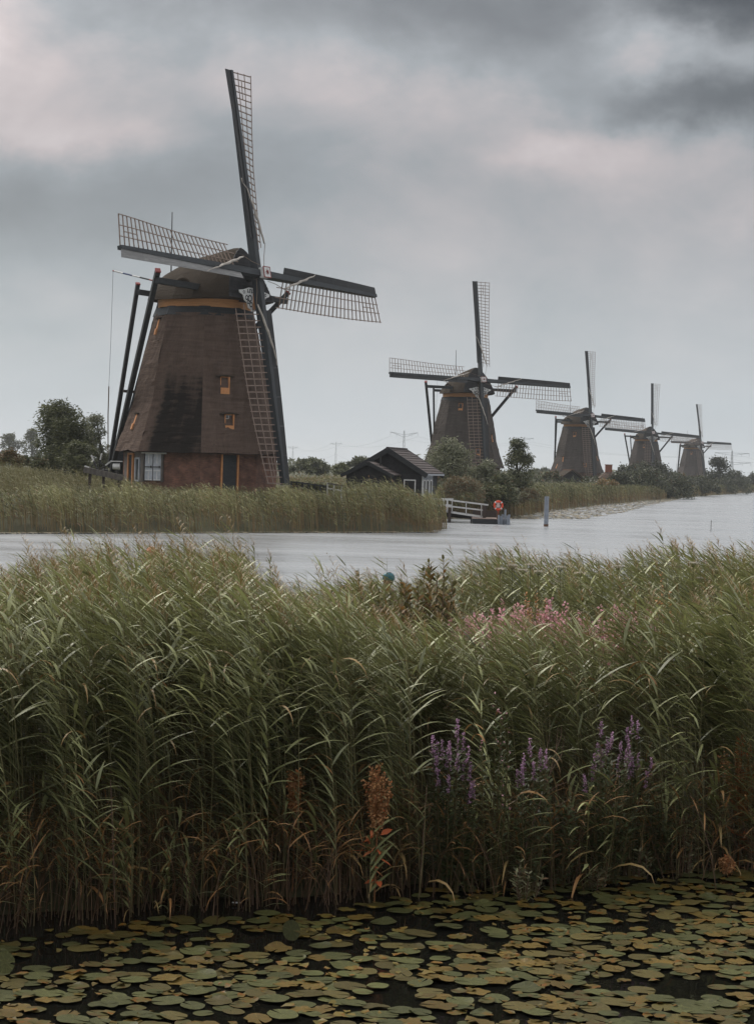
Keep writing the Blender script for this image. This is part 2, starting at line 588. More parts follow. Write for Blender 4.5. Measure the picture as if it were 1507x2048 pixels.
M = {}
M["thatch"] = thatch_mat("thatch", (0.066, 0.044, 0.034), (0.150, 0.106, 0.084), (0.016, 0.0125, 0.010))
M["far_thatch"] = thatch_mat("far_thatch", (0.050, 0.041, 0.036), (0.098, 0.083, 0.075), (0.022, 0.019, 0.017))
M["cap_thatch"] = thatch_mat("cap_thatch", (0.026, 0.020, 0.015), (0.062, 0.046, 0.031), (0.016, 0.013, 0.009))
M["brick"] = brick_mat("brick")
M["black_wood"] = rough_mat("black_wood", (0.022, 0.024, 0.027), (0.040, 0.043, 0.046), 2.0, 0.65, 0.004, 30, (1, 1, 8))
M["spar"] = rough_mat("spar_paint", (0.020, 0.024, 0.028), (0.042, 0.048, 0.053), 1.5, 0.55, 0.003, 20, (4, 4, 0.6), spec=0.4)
M["board"] = rough_mat("board_paint", (0.040, 0.041, 0.043), (0.022, 0.023, 0.025), 2.2, 0.6, 0.003, 25, (6, 6, 0.6))
M["board_pale"] = rough_mat("board_lit", (0.30, 0.295, 0.29), (0.19, 0.19, 0.19), 2.2, 0.7, 0.003, 25, (6, 6, 0.6))  # lit copy of the board paint, brightness put into the colour
M["lath"] = rough_mat("lath_wood", (0.30, 0.225, 0.185), (0.20, 0.15, 0.125), 6.0, 0.8)
M["cloth"] = rough_mat("sail_cloth", (0.50, 0.46, 0.41), (0.33, 0.30, 0.27), 5.0, 0.9, 0.01, 40)
M["orange"] = rough_mat("orange_paint", (0.62, 0.29, 0.12), (0.48, 0.21, 0.085), 4.0, 0.6)
M["orange_band"] = rough_mat("band_paint", (0.55, 0.27, 0.105), (0.40, 0.185, 0.075), 1.6, 0.6, 0.002, 30, (1, 1, 12))
M["red"] = rough_mat("red_paint", (0.26, 0.035, 0.03), (0.18, 0.03, 0.025), 6, 0.5)
M["white"] = rough_mat("white_paint", (0.72, 0.72, 0.71), (0.55, 0.55, 0.54), 5, 0.55, 0.001, 30)
M["white_door"] = rough_mat("door_white_paint", (0.50, 0.53, 0.57), (0.36, 0.38, 0.42), 4, 0.6, 0.002, 40)
M["plaster"] = rough_mat("plaster", (0.23, 0.20, 0.18), (0.13, 0.11, 0.10), 2.5, 0.9, 0.003, 30)
M["pane"] = rough_mat("glass_pane", (0.06, 0.07, 0.08), (0.03, 0.035, 0.04), 2, 0.08, spec=0.9)
M["iron"] = rough_mat("dark_iron", (0.03, 0.03, 0.032), (0.05, 0.045, 0.04), 8, 0.5)
M["rope"] = rough_mat("rope", (0.22, 0.17, 0.13), None, 20, 0.9)
M["blue"] = rough_mat("blue_paint", (0.05, 0.08, 0.2), None, 4, 0.6)
M["roof_tile"] = rough_mat("roof_shingle", (0.105, 0.085, 0.08), (0.06, 0.05, 0.048), 3, 0.85, 0.006, 25, rand=0.12)
M["plank_dark"] = rough_mat("tarred_plank", (0.020, 0.020, 0.022), (0.034, 0.034, 0.036), 3, 0.7, 0.004, 25, rand=0.2)
M["plank_white"] = rough_mat("white_plank", (0.42, 0.44, 0.47), (0.28, 0.30, 0.33), 3, 0.7, 0.003, 25, rand=0.12)
M["grey_wood"] = rough_mat("grey_wood", (0.15, 0.135, 0.12), (0.08, 0.07, 0.065), 4, 0.85, 0.006, 20, (3, 3, 0.5))
M["brown_wood"] = rough_mat("brown_wood", (0.07, 0.052, 0.043), (0.04, 0.031, 0.028), 4, 0.85, 0.006, 20, (3, 3, 0.5))
M["deck"] = rough_mat("deck_wood", (0.30, 0.23, 0.20), (0.2, 0.155, 0.135), 3, 0.8, rand=0.15)
M["post_grey"] = rough_mat("post_grey", (0.27, 0.30, 0.35), (0.20, 0.22, 0.26), 3, 0.6)
M["rust"] = rough_mat("rust", (0.16, 0.08, 0.045), None, 8, 0.85)
M["buoy"] = rough_mat("buoy_orange", (0.72, 0.085, 0.035), (0.62, 0.07, 0.03), 4, 0.5)
M["steel"] = rough_mat("galvanised_steel", (0.30, 0.33, 0.35), (0.25, 0.28, 0.30), 2, 0.5)
M["roof_red"] = rough_mat("chimney_brick", (0.26, 0.085, 0.045), (0.17, 0.06, 0.035), 9, 0.85)
M["skin"] = rough_mat("skin", (0.46, 0.26, 0.19), (0.42, 0.22, 0.16), 8, 0.5)
M["peach"] = rough_mat("cap_peach", (0.62, 0.27, 0.17), (0.5, 0.2, 0.13), 12, 0.8)
M["jacket"] = rough_mat("jacket_blue", (0.10, 0.32, 0.50), (0.04, 0.13, 0.22), 22, 0.8)
M["teal"] = rough_mat("helmet_teal", (0.06, 0.19, 0.22), (0.04, 0.13, 0.16), 5, 0.35)
M["pink_cloth"] = rough_mat("shirt_pink", (0.26, 0.14, 0.13), (0.2, 0.1, 0.1), 10, 0.85)
M["trouser"] = rough_mat("trousers", (0.05, 0.055, 0.075), None, 10, 0.85)
M["hair"] = rough_mat("hair", (0.05, 0.035, 0.025), None, 30, 0.6)

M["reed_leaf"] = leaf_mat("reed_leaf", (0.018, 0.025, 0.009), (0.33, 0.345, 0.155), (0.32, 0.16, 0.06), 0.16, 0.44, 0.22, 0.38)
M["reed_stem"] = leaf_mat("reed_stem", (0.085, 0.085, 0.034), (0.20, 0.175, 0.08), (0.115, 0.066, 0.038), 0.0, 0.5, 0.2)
M["plume"] = leaf_mat("reed_plume", (0.075, 0.050, 0.042), (0.16, 0.11, 0.09), trans=0.2, rough=0.9)
M["bank_reed"] = leaf_mat("bank_reed_leaf", (0.026, 0.037, 0.012), (0.33, 0.325, 0.150), (0.27, 0.155, 0.085), 0.3, 0.6, 0.1)
M["grass"] = leaf_mat("meadow_grass", (0.085, 0.09, 0.038), (0.28, 0.26, 0.125), (0.28, 0.19, 0.11), 0.3, 0.7, 0.1)
M["willow_leaf"] = leaf_mat("willow_leaf", (0.06, 0.07, 0.038), (0.27, 0.275, 0.175), (0.16, 0.09, 0.04), 0.25, 0.5, 0.1)
M["tree_leaf"] = leaf_mat("tree_leaf", (0.034, 0.042, 0.020), (0.165, 0.175, 0.082), (0.16, 0.085, 0.03), 0.2, 0.55, 0.1)
M["dark_leaf"] = leaf_mat("dark_tree_leaf", (0.020, 0.026, 0.013), (0.095, 0.103, 0.048), (0.12, 0.07, 0.03), 0.15, 0.55, 0.1)
M["shrub_leaf"] = leaf_mat("shrub_leaf", (0.065, 0.066, 0.025), (0.25, 0.225, 0.095), (0.30, 0.16, 0.055), 0.3, 0.45, 0.1)
M["herb_leaf"] = leaf_mat("herb_leaf", (0.032, 0.044, 0.017), (0.115, 0.138, 0.055), (0.16, 0.08, 0.04), 0.25, 0.5, 0.1)
M["pale_leaf"] = leaf_mat("pale_willow_leaf", (0.10, 0.105, 0.05), (0.30, 0.30, 0.165), (0.2, 0.12, 0.06), 0.2, 0.5, 0.1)
M["purple"] = leaf_mat("purple_petal", (0.33, 0.17, 0.30), (0.60, 0.39, 0.54), trans=0.3, rough=0.7)
M["pink"] = leaf_mat("pink_petal", (0.58, 0.24, 0.30), (0.85, 0.52, 0.57), trans=0.3, rough=0.7)
M["umbel"] = leaf_mat("white_umbel", (0.42, 0.38, 0.32), (0.62, 0.57, 0.48), trans=0.2, rough=0.8)
M["dock"] = leaf_mat("dock_seed", (0.26, 0.12, 0.05), (0.55, 0.30, 0.13), (0.45, 0.10, 0.03), 0.15, 0.8, 0.1)
M["bark"] = rough_mat("bark", (0.055, 0.045, 0.036), (0.035, 0.028, 0.023), 6, 0.9, 0.02, 14, (2, 2, 0.5))
M["twig"] = rough_mat("twig", (0.20, 0.13, 0.09), (0.12, 0.08, 0.06), 8, 0.8)

M["ground"] = rough_mat("ground_soil", (0.045, 0.042, 0.022), (0.075, 0.075, 0.035), 0.35, 0.95, 0.05, 2.0, detail=8)
M["path"] = rough_mat("path_dirt", (0.17, 0.14, 0.11), (0.11, 0.09, 0.07), 1.5, 0.95, 0.01, 12)
M["canal"] = water_mat("canal_water", (0.30, 0.315, 0.325), [(0.06, 0.40, 0.10), (0.5, 1.5, 0.08), (2.0, 5.5, 0.030), (7.0, 13.0, 0.010)], 0.30)
M["pond"] = water_mat("pond_water", (0.006, 0.006, 0.005), [(1.6, 1.9, 0.004)], 0.03)
M["float_leaf"] = rough_mat("floating_leaf", (0.30, 0.27, 0.20), (0.19, 0.18, 0.11), 5, 0.6, rand=0.25)
M["pad_green"] = pad_mat("pad_green", (0.074, 0.077, 0.027), (0.048, 0.053, 0.018), (0.080, 0.054, 0.020), 0.54, 0.70)
M["pad_olive"] = pad_mat("pad_olive", (0.088, 0.078, 0.024), (0.060, 0.057, 0.017), (0.072, 0.043, 0.013), 0.46, 0.60)
M["pad_brown"] = pad_mat("pad_brown", (0.105, 0.076, 0.018), (0.074, 0.062, 0.015), (0.15, 0.060, 0.010), 0.50, 0.62)
# ------------------------------------------------------------------ ground, canal, pond
SHORE = np.array([(107, 3.2), (112, 4.3), (140, 5.2), (144, 8), (148, 11), (185, 18.5), (225, 28), (291, 45), (370, 66),
                  (540, 113), (700, 165), (1100, 280), (2000, 520), (6500, 1700)], float)
MILL_GROUND = 1.7


def wob(x, y):
    return 0.5 * np.sin(x * 0.55 + 1.3) + 0.3 * np.sin(x * 1.37 + y * 0.4) + 0.25 * np.sin(y * 0.83 + 0.5)


def shore_x(y):
    return np.interp(y, SHORE[:, 0], SHORE[:, 1])


def shore_d(x, y):
    """metres inland from the far canal bank"""
    x, y = np.asarray(x, float), np.asarray(y, float)
    slope = (shore_x(y + 3) - shore_x(y - 3)) / 6
    side = (shore_x(y) - x) / np.sqrt(1 + slope ** 2)
    front = (y - (np.maximum(x, -26) * 0.88 + 104.2)) * 0.75
    return np.minimum(front, side) + 0.6 * wob(x, y)


def front_edge(x):
    """near edge of the reed island"""
    return 15.25 + 0.43 * np.clip(x, -7, 7) + 0.12 * np.sin(x * 3.1) + 0.07 * np.sin(x * 7.7 + 1)


ISL_BACK = 34.0


def ground_z(x, y):
    x, y = np.asarray(x, float), np.asarray(y, float)
    d = shore_d(x, y)
    far = np.interp(d, [-5, 0, 1.5, 6, 12], [-1.5, -0.02, 0.35, 1.0, MILL_GROUND])
    e = np.minimum(y - front_edge(np.clip(x, -12, 12)), ISL_BACK + 0.3 * wob(x, y) - y)
    isl = np.interp(e, [-1.2, 0, 0.8, 2.5, 5, 8], [-1.2, -0.05, 0.14, 0.26, 0.45, 0.3])
    near = np.interp(5.0 - y, [-2, 0, 1.5, 4], [-1.2, -0.02, 0.7, 1.25])
    return np.maximum(np.maximum(far, isl), near) + 0.04 * wob(x * 2.2, y * 2.2) * (np.maximum(far, isl) > 0)


def axis(fine, ratio, limit):
    a = list(fine)
    st = a[-1] - a[-2]
    while a[-1] < limit:
        st *= ratio
        a.append(a[-1] + st)
    return a


ys = axis(list(np.arange(-8, 38, 0.35)) + list(np.arange(38, 80, 2.0)) + list(np.arange(80, 152, 0.9)) + list(np.arange(152, 330, 2.5)), 1.12, 6300)
ys = [min(v, 6400.0) for v in ys if v < 6400 * 1.12]
ys = [-400, -150, -60, -25, -14] + ys
xr = axis(list(np.arange(0, 16, 0.5)) + list(np.arange(16, 100, 2.0)), 1.15, 4200)
xr = [min(v, 4300.0) for v in xr if v < 4300 * 1.15]
xs = [-x for x in xr[:0:-1]] + xr
GX, GY = np.meshgrid(xs, ys)
GZ = ground_z(GX, GY)
nx, ny = len(xs), len(ys)
ii = (np.arange(ny - 1)[:, None] * nx + np.arange(nx - 1)[None, :]).ravel()
ground_me = np_mesh("ground", np.stack([GX.ravel(), GY.ravel(), GZ.ravel()], 1), np.stack([ii, ii + 1, ii + nx + 1, ii + nx], 1), M["ground"])
ground_me.polygons.foreach_set("use_smooth", [True] * len(ground_me.polygons))
tag(link_mesh("ground", ground_me), kind="structure")


def sheet(name, x0, x1, y0, y1, z, m):
    b = MB()
    b.add([(x0, y0, z), (x1, y0, z), (x1, y1, z), (x0, y1, z)], [(0, 1, 2, 3)])
    return tag(b.build(name, m), kind="structure")


sheet("pond_water", -300, 300, 1, 24, 0.0, M["pond"])
sheet("canal_water", -4100, 4100, 24, 6200, 0.0, M["canal"])
# trodden dirt path along the back of the reed island
pb = MB()
pxs = np.arange(-14, 14.1, 0.7)
for x in pxs:
    for dy in (-0.55, 0.55):
        yy = 29.4 + 0.15 * math.sin(x * 0.9) + dy
        pb.v.append((x, yy, float(ground_z(x, yy)) + 0.03))
pb.f = [(2 * i, 2 * i + 2, 2 * i + 3, 2 * i + 1) for i in range(len(pxs) - 1)]
tag(pb.build("path", M["path"]), kind="structure")

# ------------------------------------------------------------------ haze
hb = MB()
hb.box((0, 3000, 36.2), (9400, 7200, 77.6))
hz, ht, hp = new_mat("haze")
ht.nodes.remove(hp)
pv = node(ht, "ShaderNodeVolumePrincipled")
pv.inputs["Color"].default_value = (0.93, 0.965, 1.0, 1)
pv.inputs["Density"].default_value = 0.00014
pv.inputs["Anisotropy"].default_value = 0.2
ht.links.new(pv.outputs[0], ht.nodes["Material Output"].inputs["Volume"])
tag(hb.build("haze", hz), kind="stuff")
# ------------------------------------------------------------------ windmills
# Each mill: a root on the ground, a fixed eight-sided thatched body over a brick base, and a cap with its
# sails and tail beams turned into the wind (the cap's own frame: -y is the wind side, x across).
HUB_Z, HUB_Y, TILT, ARM = 14.2, -4.3, R(11.2), 13.7
PROFILE = [(2.62, 5.65), (3.2, 5.42), (3.9, 5.15), (5.15, 4.75), (5.93, 4.48), (7.1, 4.30), (8.3, 4.08), (9.75, 3.74), (11.6, 3.32)]


def body_r(z):
    return float(np.interp(z, [p[0] for p in PROFILE], [p[1] for p in PROFILE]))


def oct_pt(k, r, z):
    a = R(45 * k)
    return Vector((r * math.sin(a), -r * math.cos(a), z))


MESH = {}


def cached(key, fn):
    if key not in MESH:
        MESH[key] = fn()
    return MESH[key]


def uv_faces(me, quads_uv):
    uvl = me.uv_layers.new(name="UVMap")
    for p, uvs in zip(me.polygons, quads_uv):
        for li, uv in zip(p.loop_indices, uvs):
            uvl.data[li].uv = uv


def thatch_body_mesh(mossy):
    rng = np.random.default_rng(4 + mossy)
    zs = sorted(set([p[0] for p in PROFILE] + list(np.linspace(2.62, 11.6, 16).round(3))))
    nt_ = 8
    V_, F_, UV_, A_ = [], [], [], []
    for k in range(8):
        base = len(V_)
        for i, z in enumerate(zs):
            r = body_r(z)
            a, b = oct_pt(k, r, z), oct_pt(k + 1, r, z)
            for j in range(nt_ + 1):
                t = j / nt_
                p = a.lerp(b, t)
                # thatch bulges a little and rounds the corners
                nrm = Vector(((a + b).x, (a + b).y, 0)).normalized()
                e = min(t, 1 - t)
                p -= nrm * 0.0 + Vector((p.x, p.y, 0)).normalized() * (0.05 * max(0, 1 - e * 6))
                p += Vector((p.x, p.y, 0)).normalized() * float(rng.normal(0, 0.022)) + Vector((0, 0, float(rng.normal(0, 0.035)) if i == 0 and 0 < j < nt_ else 0))
                V_.append(p)
                mo = 0.0
                if mossy and k == 7:      # north-facing panel, wet and mossy low down
                    mo = np.interp(z, [2.6, 3.5, 6.5, 8.0, 9.6], [0.66, 0.72, 0.52, 0.24, -0.2]) - 0.75 * max(0, 0.26 - t) / 0.26
                elif mossy:
                    mo = np.interp(z, [2.6, 3.6, 5.5], [0.22, 0.02, -0.2])
                else:
                    mo = np.interp(z, [2.6, 3.6, 5.5], [0.1, -0.1, -0.25])
                A_.append(mo)
        w = nt_ + 1
        for i in range(len(zs) - 1):
            for j in range(nt_):
                q = (base + i * w + j, base + i * w + j + 1, base + (i + 1) * w + j + 1, base + (i + 1) * w + j)
                F_.append(q)
                UV_.append([(k * 4.3 + (V_[v] - V_[base + (v - base) // w * w]).length, V_[v].z * 1.05) for v in q])
        # thick eave turned in under the thatch
        r0 = PROFILE[0][1]
        b0 = len(V_)
        V_ += [oct_pt(k, r0 - 0.03, 2.62), oct_pt(k + 1, r0 - 0.03, 2.62), oct_pt(k + 1, 4.8, 2.58), oct_pt(k, 4.8, 2.58)]
        A_ += [0.3] * 4
        F_.append((b0 + 3, b0 + 2, b0 + 1, b0))
        UV_.append([(0, 0), (4, 0), (4, .5), (0, .5)])
    me = bpy.data.meshes.new("thatch_body")
    me.from_pydata([tuple(v) for v in V_], [], F_)
    me.materials.append(M["thatch"] if mossy else M["far_thatch"])
    uv_faces(me, UV_)
    at_ = me.attributes.new("moss", 'FLOAT', 'POINT')
    at_.data.foreach_set("value", A_)
    return me


def brick_base_mesh():
    V_, F_, UV_ = [], [], []
    for k in range(8):
        a, b = oct_pt(k, 5.0, 0), oct_pt(k + 1, 5.0, 0)
        n = len(V_)
        V_ += [a + Vector((0, 0, -0.6)), b + Vector((0, 0, -0.6)), b + Vector((0, 0, 2.64)), a + Vector((0, 0, 2.64))]
        F_.append((n, n + 1, n + 2, n + 3))
        w = (b - a).length
        UV_.append([(k * w, -0.6), (k * w + w, -0.6), (k * w + w, 2.64), (k * w, 2.64)])
    me = bpy.data.meshes.new("brick_base")
    me.from_pydata([tuple(v) for v in V_], [], F_)
    me.materials.append(M["brick"])
    uv_faces(me, UV_)
    return me


def on_face(k, t, z, r=None):
    """matrix on body face k (t along it), x along the face, -y outward, z up"""
    r = body_r(z) if r is None else r
    a, b = oct_pt(k, r, z), oct_pt(k + 1, r, z)
    p = a.lerp(b, t)
    x = (b - a).normalized()
    zax = Vector((0, 0, 1))
    y = zax.cross(x)
    return Matrix(((x.x, y.x, 0, p.x), (x.y, y.y, 0, p.y), (x.z, y.z, 1, p.z), (0, 0, 0, 1)))


def cap_section(b):
    """half width, ridge height of the cap b metres in front of the axis"""
    bs = [-4.05, -3.9, -3.5, -2.8, -1.8, 0.0, 1.5, 2.9, 3.8]
    return (float(np.interp(b, bs, [0.2, 0.85, 1.6, 2.45, 3.05, 3.4, 3.3, 2.85, 2.4])),
            float(np.interp(b, bs, [13.7, 13.95, 14.2, 14.6, 15.0, 15.55, 15.8, 15.98, 15.98])))


CAP_EAVE = 12.55


def cap_point(b, s, lean=True):
    w, r = cap_section(b)
    fz = max(0.0, 1 - abs(s) ** 1.55) ** 0.78
    z = CAP_EAVE + (r - CAP_EAVE) * fz - 0.12 * math.cos(b * 0.5) * (1 - fz)
    bb = b - 0.95 * fz * max(0.0, (b - 1.0) / 2.8)
    return Vector((w * s, -bb, z))


def cap_mesh():
    bs = [-4.05, -3.9, -3.5, -2.8, -1.8, -0.9, 0.0, 0.8, 1.5, 2.2, 2.9, 3.8]
    ss = [-1, -.97, -.9, -.8, -.65, -.48, -.3, -.14, 0, .14, .3, .48, .65, .8, .9, .97, 1]
    V_, F_, UV_ = [], [], []
    for b in bs:
        V_ += [cap_point(b, s) for s in ss]
    n = len(ss)
    arc = [0.0]
    for j in range(1, n):
        arc.append(arc[-1] + (V_[6 * n + j] - V_[6 * n + j - 1]).length)
    for i in range(len(bs) - 1):
        for j in range(n - 1):
            q = (i * n + j, i * n + j + 1, (i + 1) * n + j + 1, (i + 1) * n + j)
            F_.append(q)
            UV_.append([(bs[v // n], arc[v % n]) for v in q])
    # underside and tail end
    F_.append(tuple(i * n for i in range(len(bs))) + tuple(i * n + n - 1 for i in reversed(range(len(bs)))))
    UV_.append([(0, 0)] * len(F_[-1]))
    F_.append(tuple(range(n))[::-1])
    UV_.append([(0, 0)] * n)
    me = bpy.data.meshes.new("cap")
    me.from_pydata([tuple(v) for v in V_], [], F_)
    me.materials.append(M["cap_thatch"])
    uv_faces(me, UV_)
    at_ = me.attributes.new("moss", 'FLOAT', 'POINT')
    at_.data.foreach_set("value", [0.05 if v.z > 14.4 else 0.25 for v in V_])
    return me


def gable_planks():
    """boards that close the front of the cap; each a mesh of its own"""
    out_ = []
    w, r = cap_section(3.8)
    n = 15
    for i in range(n):
        z0, z1 = CAP_EAVE + 0.05 + (r - CAP_EAVE - 0.1) * i / n, CAP_EAVE + 0.05 + (r - CAP_EAVE - 0.1) * (i + 1) / n
        f0, f1 = [(z - CAP_EAVE) / (r - CAP_EAVE) for z in (z0, z1)]
        h0, h1 = [w * max(0.02, (1 - f ** (1 / .78))) ** (1 / 1.55) for f in (f0, f1)]
        y0, y1 = [-(3.8 - 0.95 * f) for f in (f0, f1)]
        b = MB()
        o0, o1 = 0.045, 0.01
        b.add([(-h0, y0 - o0, z0), (h0, y0 - o0, z0), (h1, y1 - o1, z1), (-h1, y1 - o1, z1),
               (-h0, y0 + .08, z0), (h0, y0 + .08, z0), (h1, y1 + .08, z1), (-h1, y1 + .08, z1)],
              [(0, 1, 2, 3), (5, 4, 7, 6), (0, 4, 5, 1), (3, 2, 6, 7), (1, 5, 6, 2), (4, 0, 3, 7)])
        out_.append(b.mesh("gable_plank", M["plank_dark"]))
    return out_


def twist(r):
    return float(np.interp(r, [2.2, 5, 7.5, 10, 13.7], [R(21), R(19), R(16), R(9), R(-5)]))


# the sail's own frame: z out along the arm, x to the trailing side, -y to the wind
LATH_W = 1.95


def sail_dir(r):
    w = twist(r)
    return Vector((math.cos(w), math.sin(w), 0))


def spar_mesh():
    b = MB()
    b.beam((0, 0, -0.1), (0, 0, ARM), 0.42, 0.60, (0, -1, 0), 0.22, 0.34)
    return b.mesh("sail", M["spar"])


def wind_board_mesh(r0, r1):
    b = MB()
    ps = []
    for r in (r0, (r0 + r1) / 2, r1):
        d = sail_dir(r)
        wd = lerp(0.58, 0.50, r / ARM)
        base = Vector((0, -0.10, r))
        for q in (base - d * 0.10, base - d * (0.10 + wd)):
            ps += [q + Vector((0, -0.02, 0)), q + Vector((0, 0.02, 0))]
    fs = []
    for i in (0, 1):
        o = i * 4
        fs += [(o, o + 2, o + 6, o + 4), (o + 1, o + 5, o + 7, o + 3), (o, o + 4, o + 5, o + 1), (o + 2, o + 3, o + 7, o + 6)]
    fs += [(0, 1, 3, 2), (8, 10, 11, 9)]
    b.add(ps, fs)
    return b.mesh("wind_board", M["board"])


def bar_mesh():
    b = MB()
    b.beam((-0.05, 0, 0), (LATH_W + 0.04, 0, 0), 0.05, 0.06)
    return b.mesh("sail_bar", M["lath"])


def long_lath_mesh(f):
    b = MB()
    rs = np.linspace(2.2 if f > .9 else 1.95, ARM - 0.02, 14)
    for r0, r1 in zip(rs[:-1], rs[1:]):
        p0, p1 = [sail_dir(r) * LATH_W * f + Vector((0, -0.045, r)) for r in (r0, r1)]
        b.beam(p0, p1 + (p1 - p0) * 0.02, 0.05, 0.035, (0, 1, 0))
    return b.mesh("long_lath", M["lath"])


def short_lath_mesh():
    b = MB()
    p = [sail_dir(r) * LATH_W * 0.5 + Vector((0, -0.045, r)) for r in (ARM - 1.75, ARM - 0.5)]
    b.beam(p[0], p[1], 0.05, 0.035, (0, 1, 0))
    return b.mesh("short_lath", M["lath"])


def furled_mesh():
    b = MB()
    pts, rad = [], []
    for i in range(13):
        t = i / 12
        r = lerp(2.1, 6.3, t)
        x = lerp(0.80, -0.60, min(1, t * 1.05)) + 0.03 * math.sin(i * 2.1)
        pts.append(Vector((x, -0.36 - 0.10 * math.sin(t * 3.1) + (0.12 if t > 0.9 else 0), r)))
        rad.append(0.035 + 0.05 * math.sin(math.pi * min(1, t * 1.15 + 0.08)) + 0.012 * math.sin(i * 2.9))
    b.tube(pts, rad, 7)
    return b.mesh("furled_sailcloth", M["cloth"], True)


def rope_mesh(pts, r=0.02, m="rope"):
    b = MB()
    b.tube(pts, r, 5)
    return b.mesh("rope", M[m])


BARS = [ARM - 0.06 - i * 0.425 for i in range(27)]


def arm_matrix(k, theta):
    n = Vector((0, -math.cos(TILT), math.sin(TILT)))
    u = Vector((1, 0, 0))
    v = Vector((0, math.sin(TILT), math.cos(TILT)))
    c, s = math.cos(theta), math.sin(theta)
    up = -s * u + c * v
    rt = c * u + s * v
    a, t = [(up, rt), (rt, -up), (-up, -rt), (-rt, up)][k]
    hub = Vector((0, HUB_Y, HUB_Z))
    off = n * (0.12 if k % 2 else -0.16)
    hub = hub + off
    y = -n
    return Matrix(((t.x, y.x, a.x, hub.x), (t.y, y.y, a.y, hub.y), (t.z, y.z, a.z, hub.z), (0, 0, 0, 1)))


def window_things(root, mx, kind):
    """thatch window: orange board and jamb, dark recess with a small pane, thatch brow over it"""
    tall = kind == 'tall'
    w, h = (0.20, 1.05) if tall else (0.60, 1.10)

    def frame():
        b = MB()
        b.box((0, 0.25, -h / 2 + 0.20), (w, 0.7, 0.40))
        if tall:
            b.box((0, 0.22, 0.2), (w, 0.5, h - 0.4))
        else:
            b.box((w / 2 - 0.035, 0.25, 0.2), (0.07, 0.7, h - 0.4))
            b.box((-w / 2 + 0.02, 0.3, 0.2), (0.04, 0.6, h - 0.4))
        b.box((0, 0.30, h / 2 - 0.02), (w - 0.1, 0.6, 0.05))
        return b.mesh("window", M["orange"])

    def pane():
        b = MB()
        b.box((-0.02, 0.12, 0.22), (w - 0.16, 0.02, h - 0.46))
        return b.mesh("pane", M["pane"])

    def bar():
        b = MB()
        b.box((-0.02, 0.095, 0.22), (0.025, 0.02, h - 0.46))
        b.box((-0.02, 0.093, 0.28), (w - 0.16, 0.02, 0.025))
        b.box((-0.02, 0.094, 0.02), (w - 0.12, 0.03, 0.04))
        return b.mesh("glazing_bar", M["white"])

    def brow():
        b = MB()
        n = 8
        ps = []
        for yy, up in ((-0.12, 0.0), (0.75, 0.12)):
            for zoff in (0.0, 0.09):
                for i in range(n + 1):
                    x = lerp(-0.62, 0.62, i / n) * (0.6 if tall else 1)
                    ps.append((x, yy, h / 2 + 0.02 + zoff + up - 0.05 * (x / 0.8) ** 2 - (zoff * (abs(x) / 0.8) ** 2)))
        m_ = n + 1
        fs = []
        for i in range(n):
            fs += [(i, i + 1, m_ + i + 1, m_ + i), (2 * m_ + i, 3 * m_ + i, 3 * m_ + i + 1, 2 * m_ + i + 1),
                   (i, 2 * m_ + i, 2 * m_ + i + 1, i + 1), (m_ + i, m_ + i + 1, 3 * m_ + i + 1, 3 * m_ + i)]
        b.add(ps, fs)
        return b.mesh("thatch_brow", M["cap_thatch"])

    wo = link_mesh("window", cached(f"win{kind}", frame), root, mx)
    if not tall:
        link_mesh("pane", cached(f"pane{kind}", pane), wo)
        link_mesh("glazing_bar", cached(f"gb{kind}", bar), wo)
    link_mesh("thatch_brow", cached(f"brow{kind}", brow), root, mx)


def hub_star():
    b = MB()
    ps = [(0, -0.045, 0)]
    for i in range(16):
        rr = 0.24 if i % 2 == 0 else 0.075
        a = i * math.pi / 8
        ps.append((rr * math.cos(a), -0.0, rr * math.sin(a)))
    b.add(ps, [(0, 1 + i, 1 + (i + 1) % 16) for i in range(16)])
    return b.mesh("star", M["red"])


def beard_mesh():
    """the painted board under the windshaft, cut to a scalloped outline"""
    b = MB()
    top = [(-1.35, 0.55), (-0.9, 0.62), (-0.5, 0.75), (0.5, 0.75), (0.9, 0.62), (1.35, 0.55)]
    bot = [(1.30, 0.42), (1.0, 0.32), (0.85, 0.05), (0.62, -0.05), (0.5, -0.32), (0.2, -0.42), (0, -0.5), (-0.2, -0.42), (-0.5, -0.32), (-0.62, -0.05), (-0.85, 0.05), (-1.0, 0.32), (-1.30, 0.42)]
    b.prism(top + bot, -0.03, 0.03)
    return b.mesh("beard_board", M["white"])


def beard_scrolls():
    b = MB()
    rng = random.Random(3)

    def ring(cx, cz, r, th, a0=0, a1=2 * math.pi):
        n = 10
        for i in range(n):
            t0, t1 = lerp(a0, a1, i / n), lerp(a0, a1, (i + 1) / n)
            b.add([(cx + r * math.cos(t0), -0.045, cz + r * math.sin(t0)), (cx + (r - th) * math.cos(t0), -0.045, cz + (r - th) * math.sin(t0)),
                   (cx + (r - th) * math.cos(t1), -0.045, cz + (r - th) * math.sin(t1)), (cx + r * math.cos(t1), -0.045, cz + r * math.sin(t1))], [(0, 1, 2, 3)])
    for sx in (-1, 1):
        ring(sx * 0.42, 0.18, 0.19, 0.075)
        ring(sx * 0.70, 0.20, 0.14, 0.065)
        ring(sx * 0.30, -0.14, 0.15, 0.07)
        ring(sx * 0.55, -0.02, 0.12, 0.06)
        ring(sx * 0.12, -0.32, 0.10, 0.05)
        ring(sx * 0.95, 0.47, 0.09, 0.04)
        for i in range(3):
            x = sx * (0.28 + 0.17 * i)
            b.box((x, -0.04, 0.56), (0.05, 0.012, 0.20))
            b.box((x + 0.05, -0.041, 0.65 if i % 2 else 0.5), (0.10, 0.012, 0.045))
    return b.mesh("painted_scroll", M["black_wood"])


